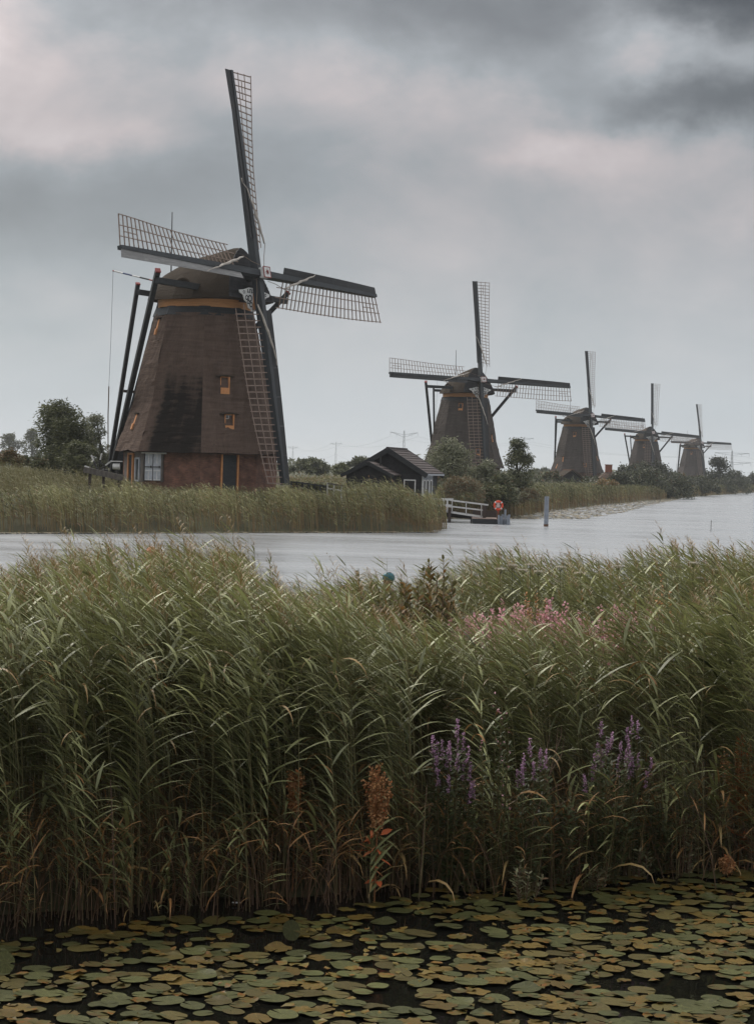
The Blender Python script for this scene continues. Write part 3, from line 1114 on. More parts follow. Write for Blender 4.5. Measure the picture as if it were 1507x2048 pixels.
def build_mill(spec):
    px, D, phi, theta = spec["hub_px"], spec["D"], R(spec["phi"]), R(spec["theta"])
    hubx, _, hubz = at(px[0], px[1], D)
    a = -HUB_Y
    C = Vector((hubx - a * math.sin(phi), D + a * math.cos(phi), hubz - HUB_Z))
    root = empty("windmill", C)
    tag(root, spec["label"], "windmill", "thatched windmills along the canal")
    rb = Matrix.Rotation(R(spec["body"]), 4, 'Z')
    rc = Matrix.Rotation(phi, 4, 'Z')
    near = spec["near"]
    # body
    link_mesh("brick_base", cached("base", brick_base_mesh), root, rb)
    link_mesh("thatch_body", cached(("thatch", spec["mossy"]), lambda: thatch_body_mesh(spec["mossy"])), root, rb)
    for f, t, z, kind in spec["windows"]:
        mx_ = rb @ on_face(f, t, z)
        if kind == 'tall':       # the slender ones lie in the slope of the thatch
            mx_ = mx_ @ Matrix.Rotation(-math.atan(body_r(z - 0.5) - body_r(z + 0.5)), 4, 'X')
        window_things(root, mx_, kind)

    def ringm(name, r0, r1, z0, z1, m, n=32):
        b = MB()
        ps, fs = [], []
        for i in range(n):
            t = 2 * math.pi * i / n
            for r, z in ((r0, z0), (r1, z1)):
                ps.append((r * math.cos(t), r * math.sin(t), z))
        for i in range(n):
            j = (i + 1) % n
            fs.append((2 * i, 2 * j, 2 * j + 1, 2 * i + 1))
        b.add(ps, fs)
        me = b.mesh(name, M[m], True)
        return me
    link_mesh("curb_skirt", cached("skirt", lambda: ringm("curb_skirt", 3.36, 3.16, 11.45, 12.03, "black_wood", 8)), root, rb)
    link_mesh("orange_band", cached("band", lambda: ringm("orange_band", 3.04, 3.07, 12.0, 12.6, "orange_band")), root)
    if near:
        # lead flashing piece on the skirt, doors and the plastered bay of the base
        def flash():
            b = MB()
            p0, p1 = oct_pt(-2, 3.365, 11.48), oct_pt(-1, 3.365, 11.48)
            q0, q1 = oct_pt(-2, 3.165, 12.02), oct_pt(-1, 3.165, 12.02)
            b.add([p0, p1, q1, q0], [(0, 1, 2, 3)])
            return b.mesh("lead_flashing", M["spar"])
        link_mesh("lead_flashing", cached("flash", flash), root, rb)

        # white double door on the left front face
        def leaf(x0, x1):
            b = MB()
            b.box(((x0 + x1) / 2, -0.05, 0), (x1 - x0, 0.08, 1.75))
            return b.mesh("door_leaf", M["white_door"])

        def cross():
            b = MB()
            for zc in (0.82, 0.0, -0.25, -0.82):
                b.box((0, -0.10, zc), (0.46, 0.03, 0.06))
            b.box((0, -0.101, 0.5), (0.05, 0.025, 0.6))
            b.box((0, -0.101, -0.55), (0.05, 0.025, 0.5))
            return b.mesh("door_batten", M["white"])

        def hinge():
            b = MB()
            b.box((0, -0.13, 0.0), (0.52, 0.03, 0.05))
            b.box((0.18, -0.14, 0.0), (0.07, 0.04, 0.14))
            return b.mesh("door_hinge", M["iron"])
        for x0, x1, tt in ((-0.26, 0.26, 0.09), (-0.26, 0.26, 0.24)):
            d_ = link_mesh("door", cached("leaf", lambda: leaf(-0.26, 0.26)), root, rb @ on_face(-1, tt, 1.65, 5.0))
            link_mesh("door_batten", cached("cross", cross), d_)
            link_mesh("door_hinge", cached("hinge", hinge), d_)

        def jamb():
            b = MB()
            b.box((0, -0.07, 0), (0.12, 0.16, 1.9))
            return b.mesh("door_jamb", M["grey_wood"])
        for xo in (-0.66, 0.64):
            link_mesh("door_jamb", cached("jamb", jamb), root, rb @ on_face(-1, 0.165, 1.65, 5.0) @ Matrix.Translation((xo, 0, 0)))

        # dark doorway between orange posts on the right front face
        def dark():
            b = MB()
            b.box((0, -0.02, 0), (0.92, 0.06, 2.45))
            return b.mesh("dark_door", M["black_wood"])

        def post():
            b = MB()
            b.box((0, -0.07, 0), (0.10, 0.16, 2.5))
            return b.mesh("door_post", M["orange"])
        link_mesh("dark_door", cached("dark", dark), root, rb @ on_face(0, 0.515, 1.3, 5.0))
        for tt in (0.37, 0.66):
            link_mesh("door_post", cached("post", post), root, rb @ on_face(0, tt, 1.3, 5.0))

        # plastered bay with an orange door frame and a narrow white window
        def plast():
            b = MB()
            b.box((0, -0.01, 0.2), (3.3, 0.05, 2.3))
            return b.mesh("plaster_bay", M["plaster"])
        link_mesh("plaster_bay", cached("plast", plast), root, rb @ on_face(-2, 0.5, 1.3, 5.0))

        def ofr():
            b = MB()
            b.box((-0.42, -0.08, 0), (0.16, 0.14, 2.2))
            b.box((0.42, -0.08, 0), (0.16, 0.14, 2.2))
            b.box((0, -0.08, 1.14), (1.0, 0.14, 0.12))
            return b.mesh("door_frame", M["orange"])

        def odr():
            b = MB()
            b.box((0, -0.05, 0), (0.68, 0.05, 2.2))
            return b.mesh("door_panel", M["black_wood"])
        df = link_mesh("door_frame", cached("ofr", ofr), root, rb @ on_face(-2, 0.42, 1.3, 5.0))
        link_mesh("door_panel", cached("odr", odr), df)

        def wfr():
            b = MB()
            for sx in (-1, 1):
                b.box((sx * 0.34, -0.07, 0), (0.16, 0.12, 1.5))
            for sz in (-1, 1):
                b.box((0, -0.07, sz * 0.72), (0.54, 0.11, 0.12))
            return b.mesh("side_window", M["plank_white"])

        def wpn():
            b = MB()
            b.box((0, -0.04, 0), (0.54, 0.03, 1.34))
            return b.mesh("pane", M["pane"])
        wf = link_mesh("side_window", cached("wfr", wfr), root, rb @ on_face(-2, 0.74, 1.45, 5.0))
        link_mesh("pane", cached("wpn", wpn), wf)

        # white gutter under the eave over the door
        def gut():
            b = MB()
            b.tube([oct_pt(-1, 5.25, 2.52), oct_pt(-1, 5.25, 2.52).lerp(oct_pt(0, 5.25, 2.52), 0.42)], 0.05, 6)
            return b.mesh("gutter", M["white"])
        link_mesh("gutter", cached("gut", gut), root, rb)

    # cap
    cap = link_mesh("cap", cached("cap", cap_mesh), root, rc)
    if spec["detail"]:
        for me in cached("planks", gable_planks):
            link_mesh("gable_plank", me, cap)
    else:
        def gab():
            b = MB()
            w, r = cap_section(3.8)
            ps = [cap_point(3.78, s) for s in np.linspace(-1, 1, 17)]
            b.add(ps, [tuple(range(17))])
            return b.mesh("gable", M["plank_dark"])
        link_mesh("gable", cached("gab", gab), cap)

    def brow2():
        b = MB()
        pts = [cap_point(0.4 + 0.6 * t, -0.80 - 0.0 * t) + Vector((-0.22, 0, 0.1 - 0.3 * abs(t) ** 2)) for t in np.linspace(-1, 1, 7)]
        b.tube(pts, [0.03, 0.1, 0.13, 0.14, 0.13, 0.1, 0.03], 6)
        return b.mesh("cap_hatch", M["cap_thatch"], True)
    link_mesh("cap_hatch", cached("brow2", brow2), cap)

    def shaft():
        b = MB()
        n = Vector((0, -math.cos(TILT), math.sin(TILT)))
        hubp = Vector((0, HUB_Y, HUB_Z))
        b.tube([hubp - n * 2.2, hubp - n * 0.35], [0.32, 0.30], 12)
        b.tube([hubp - n * 1.35 + Vector((0, 0, -0.25)), hubp - n * 1.3 + Vector((0, 0, -1.5))], [0.3, 0.36], 8)
        return b.mesh("windshaft", M["black_wood"])
    link_mesh("windshaft", cached("shaft", shaft), root, rc)

    def hubm():
        b = MB()
        b.box((0, 0.25, 0), (0.62, 0.6, 0.62))
        return b.mesh("hub", M["iron"])

    def hubf():
        b = MB()
        b.box((0, -0.25, 0), (0.66, 0.4, 0.66))
        return b.mesh("white_face", M["white"])

    def hubr():
        b = MB()
        for sx in (-1, 1):
            b.box((sx * 0.345, -0.44, 0), (0.05, 0.05, 0.74))
            b.box((0, -0.25 - 0.19, sx * 0.345), (0.64, 0.05, 0.05))
        return b.mesh("red_edge", M["red"])
    hm = rc @ Matrix.Translation((0, HUB_Y, HUB_Z)) @ Matrix.Rotation(-TILT, 4, 'X') @ Matrix.Translation((0, -0.25, 0)) @ Matrix.Rotation(theta, 4, 'Y')
    ho = link_mesh("hub", cached("hub", hubm), root, hm)
    link_mesh("white_face", cached("hubf", hubf), ho)
    link_mesh("red_edge", cached("hubr", hubr), ho)
    link_mesh("star", cached("star", hub_star), ho, Matrix.Translation((0, -0.48, 0)))
    bm_ = rc @ Matrix.Translation((0, -4.0, 12.4)) @ Matrix.Scale(1.22, 4)
    bo = link_mesh("beard_board", cached("beard", beard_mesh), root, bm_)
    tag(link_mesh("painted_scroll", cached("scroll", beard_scrolls), bo), kind="stuff")

    def bd():
        b = MB()
        b.box((0, -0.05, 0.08), (0.26, 0.05, 0.9))
        return b.mesh("orange_ornament", M["orange"])
    link_mesh("orange_ornament", cached("bd", bd), bo)

    # long and short cross beams, braces to the tail, tail pole
    zl, zs_ = 13.2, 12.95
    yl, hl, ysb, hs = -1.6, 6.9, 2.8, 3.42
    tail_y, tail_z = 7.4, 0.35

    def lng():
        b = MB()
        b.beam((-hl, yl, zl), (hl, yl, zl), 0.34, 0.38)
        return b.mesh("long_cross_beam", M["black_wood"])

    def sht():
        b = MB()
        b.beam((-hs, ysb, zs_), (hs, ysb, zs_), 0.30, 0.34)
        return b.mesh("short_cross_beam", M["black_wood"])

    def brace(a_, b_, w, ext):
        b = MB()
        a_, b_ = Vector(a_), Vector(b_)
        a2 = a_ + (a_ - b_).normalized() * ext
        b.beam(a2, b_, w, w * 1.1)
        return b.mesh("brace", M["black_wood"])

    def tip(a_, b_, w, ext):
        b = MB()
        a_, b_ = Vector(a_), Vector(b_)
        d = (a_ - b_).normalized()
        b.beam(a_ + d * ext, a_ + d * (ext + 0.10), w * 1.1, w * 1.2)
        return b.mesh("red_tip", M["red"])

    link_mesh("long_cross_beam", cached("lng", lng), root, rc)
    link_mesh("short_cross_beam", cached("sht", sht), root, rc)
    for sx in (-1, 1):
        A, B = (sx * (hl - 0.25), yl + 0.3, zl), (sx * 0.30, tail_y, tail_z + 0.6)
        bo_ = link_mesh("brace", cached(("bl", sx), lambda: brace(A, B, 0.30, 0.75)), root, rc)
        link_mesh("red_tip", cached(("tl", sx), lambda: tip(A, B, 0.30, 0.75)), bo_)
        A2, B2 = (sx * (hs - 0.2), ysb + 0.3, zs_), (sx * 0.35, tail_y + 0.1, tail_z + 1.2)
        bo_ = link_mesh("brace", cached(("bs", sx), lambda: brace(A2, B2, 0.24, 0.55)), root, rc)
        link_mesh("red_tip", cached(("ts", sx), lambda: tip(A2, B2, 0.24, 0.55)), bo_)

    def tail():
        b = MB()
        b.beam((0, 3.4, 13.1), (0, tail_y - 0.2, tail_z), 0.46, 0.46, (0, 0, 1), 0.62, 0.62)
        return b.mesh("tail_pole", M["black_wood"])
    link_mesh("tail_pole", cached("tail", tail), root, rc)

    def tie():
        b = MB()
        b.beam((-1.9, 5.1, 6.6), (1.9, 5.1, 6.6), 0.14, 0.18)
        return b.mesh("tail_crosspiece", M["grey_wood"])
    link_mesh("tail_crosspiece", cached("tie", tie), root, rc)

    # winch wheel at the foot of the tail
    def wheel_hub():
        b = MB()
        b.tube([(-0.5, 0, 0), (0.5, 0, 0)], 0.16, 10)
        n = 16
        for i in range(n):
            a0, a1 = 2 * math.pi * i / n, 2 * math.pi * (i + 1) / n
            b.beam((-0.42, 0.62 * math.cos(a0), 0.62 * math.sin(a0)), (-0.42, 0.62 * math.cos(a1), 0.62 * math.sin(a1)), 0.05)
        return b.mesh("winch_wheel", M["iron"])

    def spoke():
        b = MB()
        b.beam((-0.42, 0, 0), (-0.42, 0, 0.78), 0.09)
        return b.mesh("spoke", M["iron"])

    def spoke_tip():
        b = MB()
        b.beam((-0.42, 0, 0.78), (-0.42, 0, 1.22), 0.085)
        return b.mesh("white_spoke_tip", M["white"])
    wh = link_mesh("winch_wheel", cached("wheel", wheel_hub), root, rc @ Matrix.Translation((-0.55, tail_y + 0.55, 1.25)))
    for i in range(8):
        rm = Matrix.Rotation(R(45 * i + 14), 4, 'X')
        link_mesh("spoke", cached("spoke", spoke), wh, rm)
        link_mesh("white_spoke_tip", cached("spoket", spoke_tip), wh, rm)

    # sails
    for k in range(4):
        am = rc @ arm_matrix(k, theta)
        s = link_mesh("sail", cached("spar", spar_mesh), root, am)
        for i in range(6):
            r0, r1 = 2.35 + i * 1.892, 2.35 + (i + 1) * 1.892 - 0.012
            wbo = link_mesh("wind_board", cached(("wb", i), lambda: wind_board_mesh(r0, r1)), s)
            if near and k == 3:       # light caught by this arm's boards, put into a paler colour
                wbo.material_slots[0].link = 'OBJECT'
                wbo.material_slots[0].material = M["board_pale"]
        if spec["detail"]:
            for r in BARS:
                link_mesh("sail_bar", cached("bar", bar_mesh), s, Matrix.Translation((0, 0, r)) @ Matrix.Rotation(twist(r), 4, 'Z'))
        else:
            def lat():
                b = MB()
                for r in BARS:
                    d = sail_dir(r)
                    p = Vector((0, 0, r))
                    b.beam(p - d * 0.05, p + d * (LATH_W + 0.04), 0.05, 0.06)
                return b.mesh("sail_lattice", M["lath"])
            tag(link_mesh("sail_lattice", cached("lat", lat), s), kind="stuff")
        for f in (0.34, 0.67, 1.0):
            link_mesh("long_lath", cached(("ll", f), lambda: long_lath_mesh(f)), s)
        link_mesh("short_lath", cached("sl", short_lath_mesh), s)
        link_mesh("furled_sailcloth", cached("furl", furled_mesh), s)
        link_mesh("rope", cached("srope", lambda: rope_mesh([(0.5, -0.3, 0.35), (0.62, -0.32, 1.2), (0.92, -0.34, 2.15)])), s)

    # flag poles and the brake rope behind
    def fp():
        b = MB()
        b.tube([(0, 2.9, 14.2), (0, 2.95, 18.6)], [0.05, 0.03], 6)
        return b.mesh("flag_pole", M["iron"])
    link_mesh("flag_pole", cached("fp", fp), root, rc)

    def jibp(i):
        pts = [Vector((-0.1, 3.75, 13.95)), Vector((-0.25, 7.75, 14.85))]
        seg = [0, .22, .42, .58, .78, .97, 1.0]
        cols = ["red", "black_wood", "white", "blue", "white", "red"]
        b = MB()
        b.tube([pts[0].lerp(pts[1], seg[i]), pts[0].lerp(pts[1], seg[i + 1])], 0.055, 6)
        return b.mesh("brake_pole", M[cols[i]])
    for i in range(6):
        link_mesh("brake_pole", cached(("jib", i), lambda: jibp(i)), root, rc)
    link_mesh("rope", cached("brope", lambda: rope_mesh([(-0.25, 7.73, 14.83), (-0.26, 7.75, 10), (-0.27, 7.8, 7.0)], 0.012, "iron")), root, rc)
    link_mesh("rope", cached("brope2", lambda: rope_mesh([(-0.27, 7.8, 7.0), (-0.27, 7.8, 5), (-0.27, 7.7, 2.4)], 0.04)), root, rc)
    return root, C


WIN1 = [(0, .46, 6.95, 'wide'), (0, .50, 4.55, 'wide'), (-2, .5, 10.7, 'tall'), (-2, .46, 4.5, 'tall')]
WIN2 = [(-1, .62, 10.6, 'wide'), (-1, .16, 4.2, 'tall'), (0, .4, 4.6, 'wide'), (1, .3, 6.6, 'tall')]
WIN3 = [(-1, .55, 10.3, 'wide'), (-1, -.02, 5.2, 'tall'), (-2, .5, 3.8, 'tall'), (0, .25, 4.0, 'wide'), (1, .4, 5.6, 'tall')]
MILLS = [
    dict(hub_px=(517, 549), D=115.8, phi=57.5, theta=-0.4, body=5.7, near=True, detail=True, mossy=1, windows=WIN1,
         label="largest windmill, nearest on the left bank, with white double door in its brick base"),
    dict(hub_px=(962, 761), D=239.1, phi=26, theta=-1.4, body=4, near=False, detail=True, mossy=0, windows=WIN2,
         label="windmill second in the row, standing behind the black cabin and willows"),
    dict(hub_px=(1181, 832), D=367.5, phi=30, theta=-2.6, body=2, near=False, detail=True, mossy=0, windows=WIN3,
         label="windmill in the middle of the five, behind the thatched shed roofs"),
    dict(hub_px=(1304, 866), D=481.4, phi=14.6, theta=-3.8, body=0, near=False, detail=False, mossy=0, windows=WIN2[:1],
         label="windmill second from the far end, its foot hidden by round bushes"),
    dict(hub_px=(1401, 886), D=621.0, phi=31.5, theta=-0.6, body=0, near=False, detail=False, mossy=0, windows=WIN2[:1],
         label="smallest and farthest windmill at the right end of the row"),
]
MILL_ROOTS = [build_mill(s) for s in MILLS]
# ------------------------------------------------------------------ cabin, sheds, jetty, fences, pylons


def gable_roof_course(w0, w1, z0, z1, y0, y1, th=0.05):
    """one course of shingles on a slope: from half width w0 (height z0) up to w1 (z1), along y0..y1"""
    b = MB()
    d = Vector((w1 - w0, 0, z1 - z0)).normalized()
    nrm = Vector((-d.z, 0, d.x))
    if nrm.z < 0:
        nrm = -nrm
    lo, hi = Vector((w0, 0, z0)), Vector((w1, 0, z1))
    ps = []
    for y in (y0, y1):
        Y = Vector((0, y, 0))
        ps += [lo + Y, lo + nrm * th * 1.6 + Y, hi + nrm * th * 0.6 + Y, hi + Y]
    b.add(ps, [(0, 1, 2, 3), (4, 7, 6, 5), (0, 4, 5, 1), (1, 5, 6, 2), (2, 6, 7, 3), (3, 7, 4, 0)])
    return b.mesh("roof_course", M["roof_tile"])


def build_cabin():
    D = 131.0
    beta = R(15)
    pk = at(775, 897, D)
    W, Lr, zr, ze, zg = 2.95, 5.4, pk.z, 3.42, 1.45
    root = empty("wooden_cabin", (pk.x, D, 0), -beta)
    tag(root, "black wooden cabin with brown shingle roof and white planked side by the jetty", "cabin")
    hw = W - 0.42           # wall half width under the eaves
    slope = (zr - ze) / W
    zw = ze + (W - hw) * slope - 0.08
    # gable wall boards (lapped planks) front and back
    n = 17
    for face_y, s in ((0.35, -1), (Lr - 0.35, 1)):
        for i in range(n):
            z0, z1 = lerp(zg, zr - 0.12, i / n), lerp(zg, zr - 0.12, (i + 1) / n)
            h0 = min(hw, (zr - 0.12 - z0) / slope)
            h1 = min(hw, max(0.02, (zr - 0.12 - z1) / slope))
            b = MB()
            b.add([(-h0, face_y + s * 0.035, z0), (h0, face_y + s * 0.035, z0), (h1, face_y, z1), (-h1, face_y, z1),
                   (-h0, face_y - s * .06, z0), (h0, face_y - s * .06, z0), (h1, face_y - s * .06, z1), (-h1, face_y - s * .06, z1)],
                  [(0, 1, 2, 3), (5, 4, 7, 6), (0, 4, 5, 1), (3, 2, 6, 7), (1, 5, 6, 2), (4, 0, 3, 7)])
            b.build("plank", M["plank_dark"], root)
    # side walls: white boards on the right up to the dark far corner, dark on the left
    m_ = 11
    for i in range(m_):
        z0, z1 = lerp(zg, zw, i / m_), lerp(zg, zw, (i + 1) / m_)
        for x, s, y0, y1, mm in ((hw, 1, 0.42, 3.75, "plank_white"), (hw, 1, 3.75, Lr - 0.42, "plank_dark"), (-hw, -1, 0.42, Lr - 0.42, "plank_dark")):
            b = MB()
            b.add([(x + s * 0.03, y0, z0), (x + s * 0.03, y1, z0), (x, y1, z1), (x, y0, z1), (x - s * .06, y0, z0), (x - s * .06, y1, z0), (x - s * .06, y1, z1), (x - s * .06, y0, z1)],
                  [(0, 1, 2, 3), (5, 4, 7, 6), (0, 4, 5, 1), (3, 2, 6, 7), (1, 5, 6, 2), (4, 0, 3, 7)])
            b.build("plank", M[mm], root)
    b = MB()
    b.box((hw + 0.02, 0.40, (zg + zw) / 2), (0.10, 0.10, zw - zg))
    b.build("corner_board", M["white"], root)
    b = MB()
    b.box((hw + 0.02, Lr - 0.40, (zg + zw) / 2), (0.08, 0.08, zw - zg))
    b.build("downpipe", M["iron"], root)
    # three narrow windows with white frames in the white wall
    for yc, wd in ((0.95, 0.62), (1.95, 0.72), (3.0, 0.62)):
        f = MB()
        z0, z1 = 1.72, 2.95
        for dy in (-wd / 2, wd / 2):
            f.box((hw + 0.05, yc + dy, (z0 + z1) / 2), (0.06, 0.09, z1 - z0))
        for zz in (z0, z1):
            f.box((hw + 0.05, yc, zz), (0.055, wd - 0.09, 0.09))
        fo = f.build("window", M["white"], root)
        g = MB()
        g.box((hw + 0.035, yc, (z0 + z1) / 2), (0.03, wd - 0.09, z1 - z0 - 0.09))
        g.build("pane", M["pane"], fo)
    f = MB()
    f.box((hw + 0.07, 2.0, 1.62), (0.14, 3.2, 0.05))
    f.build("window_sill", M["white"], root)
    # roof: ten courses of shingles each side, barge boards, ridge
    for s in (-1, 1):
        for i in range(10):
            w0, w1 = s * W * (1 - i / 10), s * W * (1 - (i + 1) / 10 - 0.02)
            z0, z1 = lerp(ze, zr, i / 10), lerp(ze, zr, (i + 1) / 10 + 0.02)
            link_mesh("roof_course", gable_roof_course(w0, w1, z0, z1, 0.0, Lr), root)
        for yy in (-0.06, Lr + 0.06):
            b = MB()
            b.beam((s * (W + 0.05), yy, ze - 0.16), (0, yy, zr - 0.10), 0.08, 0.36)
            b.build("barge_board", M["black_wood"], root)
        b = MB()
        b.beam((s * (W + 0.03), 0.0, ze - 0.06), (s * (W + 0.03), Lr, ze - 0.06), 0.12, 0.12)
        b.build("gutter", M["plank_white"], root)
    b = MB()
    b.beam((0, -0.05, zr + 0.07), (0, Lr + 0.05, zr + 0.07), 0.24, 0.10)
    b.build("ridge_cap", M["roof_tile"], root)
    # porch with its own small gable in front
    cx, pw, pz, pe, pl = -0.95, 1.95, 4.16, 3.22, 1.9
    for s in (-1, 1):
        for i in range(4):
            w0, w1 = s * pw * (1 - i / 4), s * pw * (1 - (i + 1) / 4 - 0.03)
            z0, z1 = lerp(pe, pz, i / 4), lerp(pe, pz, (i + 1) / 4 + 0.03)
            link_mesh("roof_course", gable_roof_course(w0, w1, z0, z1, -pl, 0.3), root, Matrix.Translation((cx, 0, 0)))
        b = MB()
        b.beam((cx + s * (pw + .03), -pl - 0.05, pe - 0.1), (cx, -pl - 0.05, pz - 0.06), 0.07, 0.24)
        b.build("barge_board", M["black_wood"], root)
    for i in range(9):
        z0, z1 = lerp(zg, pz - 0.1, i / 9), lerp(zg, pz - 0.1, (i + 1) / 9)
        sl = (pz - pe) / pw
        h0, h1 = min(pw - 0.3, (pz - 0.1 - z0) / sl), min(pw - 0.3, max(0.02, (pz - 0.1 - z1) / sl))
        b = MB()
        y = -pl + 0.25
        b.add([(cx - h0, y - 0.03, z0), (cx + h0, y - 0.03, z0), (cx + h1, y, z1), (cx - h1, y, z1), (cx - h0, y + .06, z0), (cx + h0, y + .06, z0), (cx + h1, y + .06, z1), (cx - h1, y + .06, z1)],
              [(0, 1, 2, 3), (5, 4, 7, 6), (0, 4, 5, 1), (3, 2, 6, 7), (1, 5, 6, 2), (4, 0, 3, 7)])
        b.build("plank", M["plank_dark"], root)
    for s in (-1, 1):
        b = MB()
        b.box((cx + s * (pw - 0.33), -pl / 2 + 0.3, (zg + pe) / 2 + 0.1), (0.06, pl - 0.1, pe - zg + 0.2))
        b.build("porch_wall", M["plank_dark"], root)
    b = MB()
    b.tube([(cx + 0.62, -0.75, 3.75), (cx + 0.62, -0.75, 4.5)], 0.055, 8)
    b.tube([(cx + 0.62, -0.75, 4.5), (cx + 0.62, -0.75, 4.56)], 0.09, 8)
    b.build("stove_pipe", M["iron"], root)


build_cabin()


def thatched_shed(px, py_top, D, w, h, lr, label, rz=0.0, chimney=False):
    p = at(px, py_top, D)
    root = empty("thatched_shed", (p.x, D, 0), rz)
    tag(root, label, "shed")
    zr = p.z
    ze = zr - h
    V_, F_, UV_ = [], [], []
    # hipped thatch: rounded gable outline swept along y and drawn in at the ends
    secs = [(-lr / 2 - 0.1, 1.0), (-lr / 2 + 0.2, 1.0), (0, 1.0), (lr / 2 - 0.2, 1.0), (lr / 2 + 0.1, 1.0)]
    if chimney:
        secs = [(-lr / 2, 0.0), (-lr / 4, 0.55), (0, 0.98), (lr / 4, 0.55), (lr / 2, 0.0)]
    ss = [-1, -.8, -.55, -.32, -.14, 0, .14, .32, .55, .8, 1]
    for y, k in secs:
        for s_ in ss:
            V_.append((w / 2 * s_, y, ze + h * max(0, min(k, 1 - abs(s_) ** 1.25) if chimney else (1 - abs(s_) ** 1.25))))
    n = len(ss)
    for i in range(len(secs) - 1):
        for j in range(n - 1):
            F_.append((i * n + j, i * n + j + 1, (i + 1) * n + j + 1, (i + 1) * n + j))
            UV_.append([(V_[v][1], V_[v][0]) for v in F_[-1]])
    me = bpy.data.meshes.new("thatch_roof")
    me.from_pydata(V_, [], F_)
    me.materials.append(M["cap_thatch"] if not chimney else M["thatch"])
    uv_faces(me, UV_)
    ro = link_mesh("thatch_roof", me, root)
    so = ro.modifiers.new("thick", 'SOLIDIFY')
    so.thickness = 0.28
    so.offset = 0
    zg = ze - 1.5
    if not chimney:
        b = MB()
        poly = [(w / 2 * s_ * 0.88, ze + (h - 0.15) * max(0, (1 - abs(s_) ** 1.25)) - 0.1) for s_ in ss]
        b.prism([(-w / 2 * .86, zg)] + poly + [(w / 2 * .86, zg)], -lr / 2 + 0.35, lr / 2 - 0.35)
        b.build("wall", M["plank_dark"], root)
        b = MB()
        b.beam((0, -lr / 2, zr + 0.12), (0, lr / 2, zr + 0.12), 0.5, 0.16)
        b.build("ridge", M["rust"], root)
    else:
        b = MB()
        b.box((0, 0, (ze + zg) / 2), (w * 0.8, lr * 0.8, ze - zg))
        b.build("wall", M["brick"] if False else M["roof_red"], root)
        b = MB()
        b.box((0, 0, zr + 0.35), (1.2, 0.9, 1.3))
        b.box((0, 0, zr + 1.05), (1.35, 1.05, 0.12))
        b.build("chimney", M["roof_red"], root)
    return root


thatched_shed(1136, 941, 318, 5.6, 2.2, 6, "low shed with black thatched gable roof in front of the middle windmill", R(8))
thatched_shed(1216, 941, 330, 4.6, 2.2, 4.6, "thatched hipped roof with a red brick chimney right of the middle windmill", 0, True)
thatched_shed(1388, 953, 500, 6, 2.8, 6, "dark gabled shed roof among bushes below the farthest windmill", R(-35))


